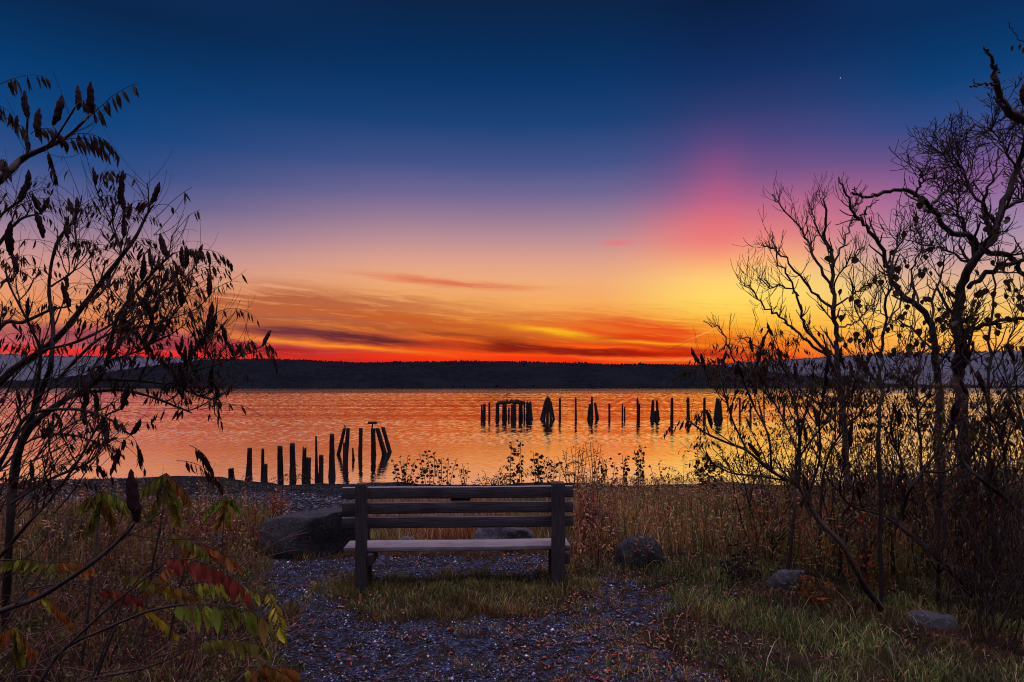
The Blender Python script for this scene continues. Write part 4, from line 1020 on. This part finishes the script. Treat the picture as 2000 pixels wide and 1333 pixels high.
sumac_r('sumac thicket stem leaning in from the right edge', [
  ([(2080,1220),(2030,1050),(1970,980),(1920,940),(1880,900),(1860,840)], 4.6, 4.5, 20, 5), ([(2030,1050),(2010,900),(1990,800),(1960,740)], 4.6, 4.8, 10, 5), ([(1970,980),(1960,880),(1930,800)], 4.6, 4.4, 7, 4), ([(2050,1100),(2040,900),(2030,780),(2000,700)], 4.6, 4.5, 8, 4)],
  G(3.75,4.6), 32, .8, .22, .22, 5)
# fine bare thicket between the sumacs and the water
for label, p0, p1, y0, y1, n, hi in (('thicket of fine bare stems under the slender bare tree', 1470, 1690, 6.2, 8.2, 54, 785), ('thicket of fine bare stems under the crooked dead limb', 1680, 1860, 5.8, 7.8, 50, 778), ('thicket of fine bare stems right of the thick trunk foot', 1840, 2060, 5.6, 7.6, 42, 778)):
    yc = (y0+y1)/2; pl = Plant('thicket_shrub', label, 'shrub', G(((p0+p1)/2-HX)*yc/F, yc))
    for i in range(n):
        y = rnd(y0, y1); x = (rnd(p0, p1)-HX)*y/F; p = np.array(G(x, y)); H = zat(rnd(hi, hi+130), y)-p[2]
        tips = []
        grow(pl, p, np.array([rnd(-.45,.35), rnd(-.3,.3), 1]), H*.85, .008, 2, jit=.2, up=.05, nch=(2,4), ratio=.42, rmin=.0028, tips=tips, spread=.8)
        for tp, td in tips:
            if rnd(0,1) < .22:
                for k in range(R.randint(1,4)): leaflet(pl.leaf, tp-td*rnd(0,.1), norm(np.array([rnd(-.6,.6), rnd(-.6,.6), -1])), rv(), rnd(.03,.065), .015, R.choice(SUM_R), .8)
    for i in range(1500):
        y = rnd(y0-.6, y1); x = (rnd(p0-20, p1)-HX)*y/F; z = float(zg(x, y))+.1+1.55*rnd(0,1)**1.4
        c = R.choice([(0.30,0.13,0.04),(0.26,0.20,0.05),(0.16,0.18,0.04),(0.34,0.09,0.04),(0.20,0.09,0.05),(0.10,0.08,0.03)])
        for k in range(R.randint(1,4)): leaflet(pl.leaf, np.array([x, y, z])+.05*rv(), norm(np.array([rnd(-.7,.7), rnd(-.7,.7), -.8])), rv(), rnd(.022,.055), rnd(.008,.016), c, .8)
    pl.finish(wood='stems')
# dense brush at the lower right corner: fine dead stems
pl = Plant('tangled_shrub', 'dense dark brush of fine dead stems at the lower right edge', 'shrub', G(3.5, 4.6))
for i in range(230):
    x, y = rnd(2.75,4.9), rnd(4.0,6.2)
    if x*F/y+HX < 1850+rnd(-60,40): continue
    p = np.array(G(x, y)); grow(pl, p, np.array([rnd(-.4,.3), rnd(-.3,.3), 1]), rnd(.5,1.1), .005, 1, jit=.18, up=.05, nch=(4,6), rmin=.0022)
for i in range(2600):
    x, y = rnd(2.9,4.8), rnd(4.1,6.0)
    if x*F/y+HX < 1860: continue
    leaflet(pl.leaf, np.array([x, y, rnd(.05,.85)]), norm(np.array([rnd(-.5,.5), rnd(-.5,.5), -1])), rv(), rnd(.03,.07), .014, R.choice(SUM_DARK), 1)
pl.finish(wood='stems')
# upright thin stems among the meadow on the right
STEMN = ['on the left of the meadow above the dark rock','near the rounded grey stone','between the leaning sumac and the rounded stone','below the crooked forked sumac','beside the poplar sapling foot','by the thick trunk foot']
for i, (px, yb_, yt_, lean) in enumerate([(1168,1060,985,4),(1505,1099,985,16),(1640,1120,930,10),(1690,1125,1000,6),(1745,1130,930,-8),(1832,1184,900,3)]):
    Yd = F*EYE/(yb_-HY); pl = Plant('bare_shrub', 'thin upright bare shrub stem '+STEMN[i], 'shrub', G((px-HX)*Yd/F, Yd), 'thin bare shrub stems in the meadow')
    pl.limb([(px,yb_+4),(px+lean*.3,yb_*.6+yt_*.4),(px+lean,yt_)], Yd, Yd+.1, 9 if i else 6, 3)
    clothe(pl, 14, (.1,.3), 1, .3, up=.12, nch=(1,3)); pl.finish(wood='stems')

# ------------------------------------------------------------------ shoreline plants seen against the water
DK = [(0.05,0.05,0.015),(0.07,0.05,0.016),(0.05,0.03,0.014),(0.08,0.035,0.016)]
def leafy(px, ptop, Yd, label, spread=0, nst=1, n=14, ls=.035, kind='leafy_weed'):
    ls *= 1.12; n = int(n*2.1)
    x = (px-HX)*Yd/F; b0 = np.array(G(x, Yd)); top = P(px, ptop, Yd)
    pl = Plant(kind, label, 'plant', tuple(b0), 'weeds standing along the bank against the water')
    for s_ in range(nst):
        tp = top+np.array([(s_-(nst-1)/2)*spread+rnd(-.03,.03), rnd(-.15,.15), -abs(s_-(nst-1)/2)*spread*rnd(.2,.9)]); st = b0+np.array([rnd(-.05,.05), rnd(-.05,.05), -.05])
        pts = cr([st, st*.5+tp*.5+np.array([rnd(-.06,.06),0,0.03]), tp], 8); pl.line(pts, .008, .0042, 4)
        for i in range(n):
            f = 1-(i/n)*0.62; j = min(len(pts)-1, int(f*(len(pts)-1))); p = pts[j]
            d = norm(np.array([rnd(-1,1), rnd(-.6,.6), rnd(-.4,.7)])); e = p+d*rnd(.01,.05); pl.line([p, e], .0016, .0014, 3)
            (round_leaf(pl.leaf, e, d+np.array([0,0,-.5]), rv(), ls*rnd(.7,1.4), R.choice(DK)) if kind == 'leafy_weed' else leaflet(pl.leaf, e, d, rv(), ls*1.8*rnd(.7,1.3), ls*.45, R.choice(DK), .4))
    return pl.finish()
def fern(px, ptop, Yd, label, w=.5, n=6):
    x = (px-HX)*Yd/F; b0 = np.array(G(x, Yd)); top = P(px, ptop+18, Yd)
    pl = Plant('sumac_seedling', label, 'plant', tuple(b0), 'weeds standing along the bank against the water')
    pl.line(cr([b0-np.array([0,0,.05]), (b0+top)/2+.02*rv(), top], 5), .009, .006, 5)
    for i in range(n):
        a = -1+2*i/(n-1) if n > 1 else 0; d = np.array([a, rnd(-.5,.5), .55]); rachis(pl, top-np.array([0,0,rnd(0,.1)]), d, w*rnd(.8,1.1), DK, 1, .9, .09, r=.003, hang=.55)
    return pl.finish()
leafy(797, 893, 13, 'low leafy weed clump left of the bench centre nearest the leaning pilings', .16, 5, 12, .045, 'leafy_weed')
leafy(835, 880, 13, 'leafy weed with a tall tip second from the left along the bank', .12, 3, 12, .045)
leafy(872, 890, 13, 'loose weed with small leaves above the middle of the left bench back', .14, 4, 10, .04)
leafy(905, 906, 13, 'sparse short weed left of the black plaque', .1, 3, 7, .035)
leafy(950, 925, 12.5, 'low brushy weed above the bench back right of the plaque', .12, 5, 8, .04, 'brushy_weed')
leafy(980, 918, 12.5, 'low brushy weed at the foot of the twin leafy stalks', .12, 5, 9, .04, 'brushy_weed')
leafy(1000, 864, 12, 'tall single leafy stalk, left one of the twin stalks', 0, 1, 17, .05)
leafy(1019, 864, 12, 'tall single leafy stalk, right one of the twin stalks', 0, 1, 17, .05)
leafy(1048, 880, 12, 'leafy stalk leaning between the twin stalks and the fanned weed', .1, 2, 13, .048)
leafy(1072, 893, 12.5, 'small leafed weed just above the right bench post', .1, 3, 10, .042)
fern(1018, 905, 12.2, 'fern like sumac seedling spreading under the twin leafy stalks', .5, 7)
fern(1094, 905, 12.2, 'fern like sumac seedling beneath the fanned weed', .5, 7)
leafy(1120, 872, 12, 'fan shaped goldenrod with many stems, left half of the fan', .07, 8, 9, .03, 'goldenrod')
leafy(1152, 862, 12.2, 'fan shaped goldenrod with many stems, taller right half of the fan', .07, 7, 9, .03, 'goldenrod')
leafy(1182, 893, 12, 'bushy leafed weed at the right flank of the fanned goldenrod', .1, 4, 11, .042)
leafy(1216, 886, 12, 'leafy stalk pair right of the fanned goldenrod', .1, 2, 13, .048)
leafy(1243, 878, 12, 'tall leafy stalk left of the tallest thin stalk', .08, 2, 13, .045)
leafy(1256, 868, 12, 'tallest thin leafy stalk in the right half of the bank', 0, 1, 15, .045)
leafy(1290, 906, 11.5, 'wispy weed with few leaves between the tallest stalk and the dark sumac', .18, 3, 7, .036)
fern(1335, 912, 11.5, 'fern like sumac seedling nearest the arching sumac', .45, 7)
leafy(1362, 872, 11.5, 'single thin stalk with a flat top beside the arching sumac', 0, 1, 6, .035)
leafy(1385, 905, 11.5, 'dense leafy weed under the tips of the arching sumac', .1, 5, 13, .05)
fern(1420, 895, 11, 'dense fern like sumac seedling below the arching sumac crown', .5, 9)
fern(570, 915, 17, 'small fern like seedling in front of the flared near piling', .6, 7)
# coloured low shrubs beside the bench
def bushlet(px0, px1, ptop, pb, label, cols, n, Y=None, name='leafy_shrub', ls=.04):
    Yd = Y or F*EYE/(pb-HY); x0, x1 = (px0-HX)*Yd/F, (px1-HX)*Yd/F; pl = Plant(name, label, 'shrub', G((x0+x1)/2, Yd))
    hz_ = zat(ptop, Yd)
    for i in range(n):
        x = rnd(x0, x1); y = Yd+rnd(-.2,.2); st = np.array(G((x*.4+(x0+x1)*.3), y)); tp = np.array([x, y, st[2]+(hz_-st[2])*rnd(.45,1)])
        pts = cr([st, (st+tp)/2+.04*rv(), tp], 4); pl.line(pts, .004, .002, 3)
        for j in range(14):
            p = pts[R.randrange(2, len(pts))]+.05*rv(); d = norm(np.array([rnd(-1,1), rnd(-1,1), rnd(-.9,.3)])); leaflet(pl.leaf, p, d, rv(), ls*rnd(.7,1.4), ls*.55, R.choice(cols), .5)
    return pl.finish()
bushlet(1122, 1170, 955, 1072, 'shrub with bright red autumn leaves at the right end of the bench', [(0.32,0.06,0.05),(0.36,0.09,0.06),(0.24,0.05,0.04)], 26)
bushlet(520, 562, 952, 1010, 'small shrub with peach orange leaves rising behind the large boulder', [(0.5,0.18,0.08),(0.42,0.13,0.06),(0.34,0.14,0.05)], 16, 8.0)
bushlet(1410, 1475, 1052, 1135, 'dark dead weed clump in the grass left of the rounded grey stone', [(0.025,0.02,0.015),(0.05,0.03,0.02)], 13, name='dead_weed')
bushlet(1640, 1712, 1012, 1080, 'patch of scarlet sumac leaves among the stems right of the leaning trunk', [(0.40,0.05,0.02),(0.3,0.07,0.02),(0.10,0.08,0.03)], 9, 5.2, ls=.035)
bushlet(1555, 1608, 1125, 1168, 'small rust red and olive seedling touching the rounded grey stone', [(0.32,0.07,0.02),(0.2,0.15,0.02)], 10, 5.0, ls=.04)

# ------------------------------------------------------------------ grass, weeds, gravel, litter
def blades(mb, x, y, h, w, col, lean=.5, curve=.5):
    n = len(x); z = zg(x, y)-.01; a = NR.uniform(0, 2*math.pi, n); fa = NR.uniform(0, math.pi, n)
    b = np.stack([x, y, z], 1); ld = np.stack([np.cos(a), np.sin(a), 0*a], 1)*(NR.uniform(.1, 1, n)*lean)[:,None]
    sd = np.stack([np.cos(fa), np.sin(fa), 0*fa], 1); V = np.zeros((n, 7, 3)); up = np.array([0,0,1.0])
    for i, (f, ww) in enumerate(((0,1),(.4,.85),(.75,.55))):
        c = b+up*(h*(f-.25*curve*f*f))[:,None]+ld*(h*f**1.8)[:,None]
        V[:,i*2] = c-sd*(w*ww/2)[:,None]; V[:,i*2+1] = c+sd*(w*ww/2)[:,None]
    V[:,6] = b+up*(h*(1-.35*curve))[:,None]+ld*h[:,None]
    o = (np.arange(n)*7)[:,None]
    q = np.concatenate([o+np.array([[0,1,3,2]]), o+np.array([[2,3,5,4]])]); t = o+np.array([[4,5,6]])
    mb.add(V.reshape(-1,3), q, t, np.repeat(col, 7, 0))
def pick(n, cols, var=.3):
    c = np.array(cols)[NR.integers(0, len(cols), n)]; return np.minimum(c*np.exp(NR.normal(-.22, .35+var, (n,1))), .75)
def frustum(n, y0, y1, px0=-120, px1=2120, p=1.0):
    y = y0+(y1-y0)*NR.uniform(0, 1, n)**p; px = NR.uniform(px0, px1, n); return (px-HX)*y/F, y
def pxof(x, y): return x*F/y+HX

BROWN = [(0.58,0.27,0.10),(0.46,0.18,0.07),(0.60,0.33,0.15),(0.42,0.10,0.055),(0.30,0.23,0.06),(0.54,0.18,0.08)]
GREEN = [(0.15,0.23,0.045),(0.19,0.25,0.055),(0.24,0.22,0.07),(0.32,0.23,0.10),(0.09,0.15,0.045)]
# short turf
mb = MB(); x, y = frustum(260000, 2.3, 7.4, -200, 2200, 1.0)
g, be = gravel_mask(x, y); cl = wob(x, y, 2.2, 1.5); cl2 = wob(x, y, 7.0, .5)
dens = np.clip(.55+.5*cl+.3*cl2, .06, 1)
keep = (~g) & (NR.uniform(0,1,len(x)) < dens)
x, y = x[keep], y[keep]; q = pxof(x, y)
h = NR.uniform(.03, .10, len(x))*(1+.6*np.clip(wob(x, y, 2.2, 1.5), -.5, 1))
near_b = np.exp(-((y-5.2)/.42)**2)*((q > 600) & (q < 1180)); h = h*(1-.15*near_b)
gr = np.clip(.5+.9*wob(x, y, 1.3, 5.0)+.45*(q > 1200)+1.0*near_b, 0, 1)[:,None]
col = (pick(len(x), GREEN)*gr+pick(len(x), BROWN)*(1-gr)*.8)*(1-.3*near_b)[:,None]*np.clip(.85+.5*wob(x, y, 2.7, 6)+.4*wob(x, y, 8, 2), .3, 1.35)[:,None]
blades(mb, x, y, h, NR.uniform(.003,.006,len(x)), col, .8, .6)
# sparse tufts coming through the gravel
x, y = frustum(60000, 2.3, 7.0, 480, 1500); g, be = gravel_mask(x, y); keep = g & (wob(x, y, 4.5, 3.3)+.5*wob(x, y, 11, 1)+.0020*(pxof(x,y)-1000) > .36); x, y = x[keep], y[keep]
blades(mb, x, y, NR.uniform(.02,.06,len(x)), NR.uniform(.003,.005,len(x)), pick(len(x), BROWN+GREEN), .9, .6)
tag(mb.build('grass', M_grass), 'short green and brown turf around the bench and gravel clearing', 'grass', kind='stuff')
# grass skirt at the bench feet
mb = MB(); n = 15000; x = NR.uniform(-1.55, .68, n); y = 5.24+.20*NR.normal(0, 1, n)
keep = (NR.uniform(0,1,n) < np.clip(.55+.7*wob(x, y, 4, 2), .1, 1)); x, y = x[keep], y[keep]
tuft = np.exp(-((x+1.16)/.16)**2)+np.exp(-((x-.36)/.16)**2)+.5*np.exp(-((x+.32)/.15)**2)
h = NR.uniform(.03,.08,len(x))*(1+.7*tuft*(y > 5.26)+.6*wob(x, y, 5, 1)); gr = NR.uniform(.5,1,len(x))[:,None]
blades(mb, x, y, h, NR.uniform(.003,.006,len(x)), pick(len(x), GREEN)*gr*.9+pick(len(x), BROWN)*(1-gr)*.9, .7, .6)
tag(mb.build('grass', M_grass), 'longer grass growing round the bench posts', 'grass', kind='stuff')
# tall dry meadow
mb = MB(); x, y = frustum(230000, 5.6, 15.5, -150, 2200, 1.1); q = pxof(x, y); edge = 1130+40*wob(x, y, 2.0)
right = (q > edge) & (y > 6.1-.5*np.clip((q-1300)/400, 0, 1.2)+.3*wob(x, y, 1.7, 2)); left = (q < 520+40*wob(x, y, 1.5, 1)) & (y < 9.8+.6*wob(x, y, 2)) & (y > 5.2)
mid = (q > 560) & (q <= edge) & (y > 6.9+.15*wob(x, y, 3)) & (y < 11.5+1.5*wob(x, y, .8)) & (q > 700+60*wob(x, y, 1.1))
keep = (right | left | mid) & (NR.uniform(0,1,len(x)) < np.clip(.55+.5*wob(x, y, 1.8, 4)+.3*wob(x,y,6,1), .1, 1)); x, y, q = x[keep], y[keep], q[keep]
h = NR.uniform(.14,.42,len(x))*(1+.35*wob(x, y, 1.1, 3)); h = np.where(q > 1130, h*1.1, h*.8)
cap = EYE-.137*y - zg(x, y) - .02; h = np.minimum(h, np.maximum(.05, cap*NR.uniform(.7,1.03,len(x))))
gr = np.clip(.25+.5*wob(x, y, 1.5, 7), 0, .8)[:,None]
red = np.clip(wob(x, y, 1.1, 9)-.1, 0, .6)[:,None]
col = pick(len(x), BROWN, .4)*(1-gr)+pick(len(x), GREEN, .4)*gr; col = col*(1-red)+np.array([.42,.10,.07])*red
pt = np.clip(.75+.75*wob(x, y, 1.6, 11)+.35*wob(x, y, 5, 3), .22, 1.25)[:,None]; col = col*np.where((q < 560)[:,None], pt*.9, .75+.55*pt)
col = np.where((pt < .5), col*np.array([.7,1.0,.8]), col)
blades(mb, x, y, h, NR.uniform(.0035,.008,len(x)), col, .55, .45)
tag(mb.build('dry_grass', M_grass), 'tall rusty brown dry grass of the bank behind the bench', 'grass', kind='stuff')
# weeds: stalks with little leaves through the meadow
mb = MB()
for i in range(2300):
    yy = rnd(5.4, 13); px = rnd(1125, 2080) if i % 5 else rnd(-60, 500)
    if px < 600 and yy > 9.6: continue
    xx = (px-HX)*yy/F; z = float(zg(xx, yy)); H = min(rnd(.25,.75), max(.1, EYE-.133*yy-z)); 
    if px > 1480: H = min(rnd(.3,.8), EYE-.09*yy-z)
    d = np.array([rnd(-.25,.25), rnd(-.2,.2), 1])*H; pts = np.array([[xx,yy,z], [xx,yy,z]+d*.5+.03*rv(), [xx,yy,z]+d]); c = R.choice([(0.12,0.07,0.045),(0.17,0.10,0.06),(0.10,0.04,0.035)])
    tube(mb, pts, [.0035,.0028,.0015], 3, c)
    lc = R.choice([(0.46,0.24,0.09),(0.26,0.25,0.06),(0.40,0.11,0.07),(0.58,0.34,0.17),(0.18,0.20,0.05)])
    for j in range(R.randint(7, 16)):
        f = rnd(.3, 1); p = pts[0]+d*f+.02*rv(); leaflet(mb, p, norm(np.array([rnd(-1,1), rnd(-1,1), rnd(-.5,.8)])), rv(), rnd(.025,.06), .012, lc, .5)
tag(mb.build('dry_weeds', M_grass), 'leggy brown weeds mixed through the tall dry grass', 'weeds', kind='stuff')
# low leafy undergrowth through the left tangle and under the right thicket
mb = MB()
for i in range(1250):
    yy = rnd(3.3, 8.5); px = rnd(-80, 500) if i % 5 < 3 else rnd(1450, 2080)
    if px > 600 and yy > 6.5: continue
    if px < 600 and px > 300+60*yy and yy < 4.5: continue
    if px > 600 and yy < 4.75: continue
    xx = (px-HX)*yy/F; z = float(zg(xx, yy)); H = rnd(.08, .42); c = R.choice([(0.15,0.19,0.04),(0.20,0.21,0.05),(0.10,0.15,0.04),(0.26,0.09,0.045),(0.28,0.17,0.05),(0.22,0.06,0.05),(0.12,0.07,0.04)])
    t0 = np.array([xx, yy, z]); t1 = t0+np.array([rnd(-.12,.12), rnd(-.12,.12), H]); tube(mb, [t0, (t0+t1)/2+.02*rv(), t1], [.0025,.002,.001], 3, (0.12,0.06,0.045))
    for k in range(R.randint(6, 12)): leaflet(mb, t0+(t1-t0)*rnd(.35,1)+.03*rv(), norm(np.array([rnd(-1,1), rnd(-1,1), rnd(-.7,.3)])), rv(), rnd(.018,.042), rnd(.008,.014), c, .7)
tag(mb.build('undergrowth', M_leaf), 'low leafy autumn undergrowth beneath the shrubs on both sides', 'undergrowth', kind='stuff')
# bent pale grass stems in the right foreground and left tangle
mb = MB(); x, y = frustum(2600, 3.2, 7.0, -60, 2100); g, be = gravel_mask(x, y); q = pxof(x, y); keep = (~g) & ((q > 1150) | (q < 560)); x, y = x[keep], y[keep]
blades(mb, x, y, NR.uniform(.10,.26,len(x)), NR.uniform(.002,.0045,len(x)), pick(len(x), [(0.40,0.28,0.15),(0.32,0.20,0.11),(0.24,0.20,0.10),(0.45,0.36,0.22)]), 1.0, .9)
tag(mb.build('straw', M_grass), 'bent pale straw stems scattered over the turf', 'grass', kind='stuff')
# pebbles
mb = MB(); x, y = frustum(95000, 2.2, 7.2, 380, 1560, .8); g, be = gravel_mask(x, y); w = np.clip(.5+.65*wob(x, y, 3.3, 8)+.45*wob(x, y, 9.5, 2)-.25*(pxof(x, y) > 1050), .05, 1)
keep = (g & (NR.uniform(0,1,len(x)) < w)) | (NR.uniform(0,1,len(x)) < .06); x, y = x[keep], y[keep]; n = len(x)
s = NR.uniform(.003,.009,n)*(1+1.0*(NR.uniform(0,1,n) > .95)); th = NR.uniform(0, 6.28, n); z = zg(x, y)+s*.25
o6 = np.array([[1,0,0],[-1,0,0],[0,1,0],[0,-1,0],[0,0,.7],[0,0,-.7]], float)[None]*NR.uniform(.6,1.3,(n,6,1)); f8 = np.array([[0,2,4],[2,1,4],[1,3,4],[3,0,4],[2,0,5],[1,2,5],[3,1,5],[0,3,5]])
c_, s_ = np.cos(th)[:,None], np.sin(th)[:,None]; v = np.stack([o6[...,0]*c_-o6[...,1]*s_, o6[...,0]*s_+o6[...,1]*c_, o6[...,2]], -1)*s[:,None,None]+np.stack([x,y,z],1)[:,None,:]
pc = pick(n, [(0.018,0.021,0.036),(0.04,0.047,0.08),(0.09,0.105,0.175),(0.012,0.013,0.017),(0.065,0.042,0.042),(0.05,0.055,0.075),(0.20,0.23,0.36)], .5)
mb.add(v.reshape(-1,3), None, ((np.arange(n)*6)[:,None,None]+f8[None]).reshape(-1,3), np.repeat(pc, 6, 0))
tag(mb.build('pebbles', M_pebble), 'loose grey gravel stones on the clearing', 'gravel', kind='stuff')
# beach cobbles on the left strand
mb = MB(); y = NR.uniform(9.5, 27, 14000); px = NR.uniform(100, 1000, 14000); x = (px-HX)*y/F; n = len(x); s = NR.uniform(.012,.05,n); z = zg(x, y)+s*.2; th = NR.uniform(0, 6.28, n)
o6 = np.array([[1,0,0],[-1,0,0],[0,1,0],[0,-1,0],[0,0,.6],[0,0,-.6]], float)[None]*NR.uniform(.6,1.3,(n,6,1)); v = np.stack([o6[...,0]*np.cos(th)[:,None]-o6[...,1]*np.sin(th)[:,None], o6[...,0]*np.sin(th)[:,None]+o6[...,1]*np.cos(th)[:,None], o6[...,2]], -1)*s[:,None,None]+np.stack([x,y,z],1)[:,None,:]
pc = pick(n, [(0.03,0.03,0.04),(0.055,0.055,0.072),(0.018,0.018,0.023),(0.09,0.09,0.115)], .3); wet = (z < -1.1+.2*wob(x, y, .8))[:,None]; pc = np.where(wet, pc*.3, pc)
mb.add(v.reshape(-1,3), None, ((np.arange(n)*6)[:,None,None]+f8[None]).reshape(-1,3), np.repeat(pc, 6, 0))
tag(mb.build('beach_stones', M_pebble), 'grey shingle covering the beach left of the bench', 'shingle', kind='stuff')
# fallen leaves
mb = MB(); x, y = frustum(19000, 2.4, 6.5, 100, 2000); q = pxof(x, y); w = np.clip(.2+.8*((q > 980) & (q < 1500))+.7*wob(x, y, 2.5, 6), .05, 1.5); keep = NR.uniform(0,1,len(x)) < w*.6
for xx, yy in zip(x[keep], y[keep]):
    p = np.array([xx, yy, float(zg(xx, yy))+.012]); leaflet(mb, p, norm(np.array([rnd(-1,1), rnd(-1,1), rnd(-.1,.25)])), norm(np.array([rnd(-.4,.4), rnd(-.4,.4), 1])), rnd(.012,.04), rnd(.006,.016), R.choice([(0.40,0.09,0.055),(0.30,0.11,0.06),(0.26,0.06,0.06),(0.10,0.05,0.04),(0.36,0.20,0.12),(0.06,0.03,0.03)]), rnd(0,1.5))
tag(mb.build('fallen_leaves', M_dryleaf), 'reddish brown fallen leaves strewn on the gravel and turf', 'leaves', kind='stuff')

SC.render.engine = 'CYCLES'; SC.cycles.filter_width = 1.1
SC.cycles.max_bounces = 6; SC.cycles.diffuse_bounces = 3; SC.cycles.glossy_bounces = 3; SC.cycles.transmission_bounces = 3
SC.cycles.caustics_reflective = False; SC.cycles.caustics_refractive = False
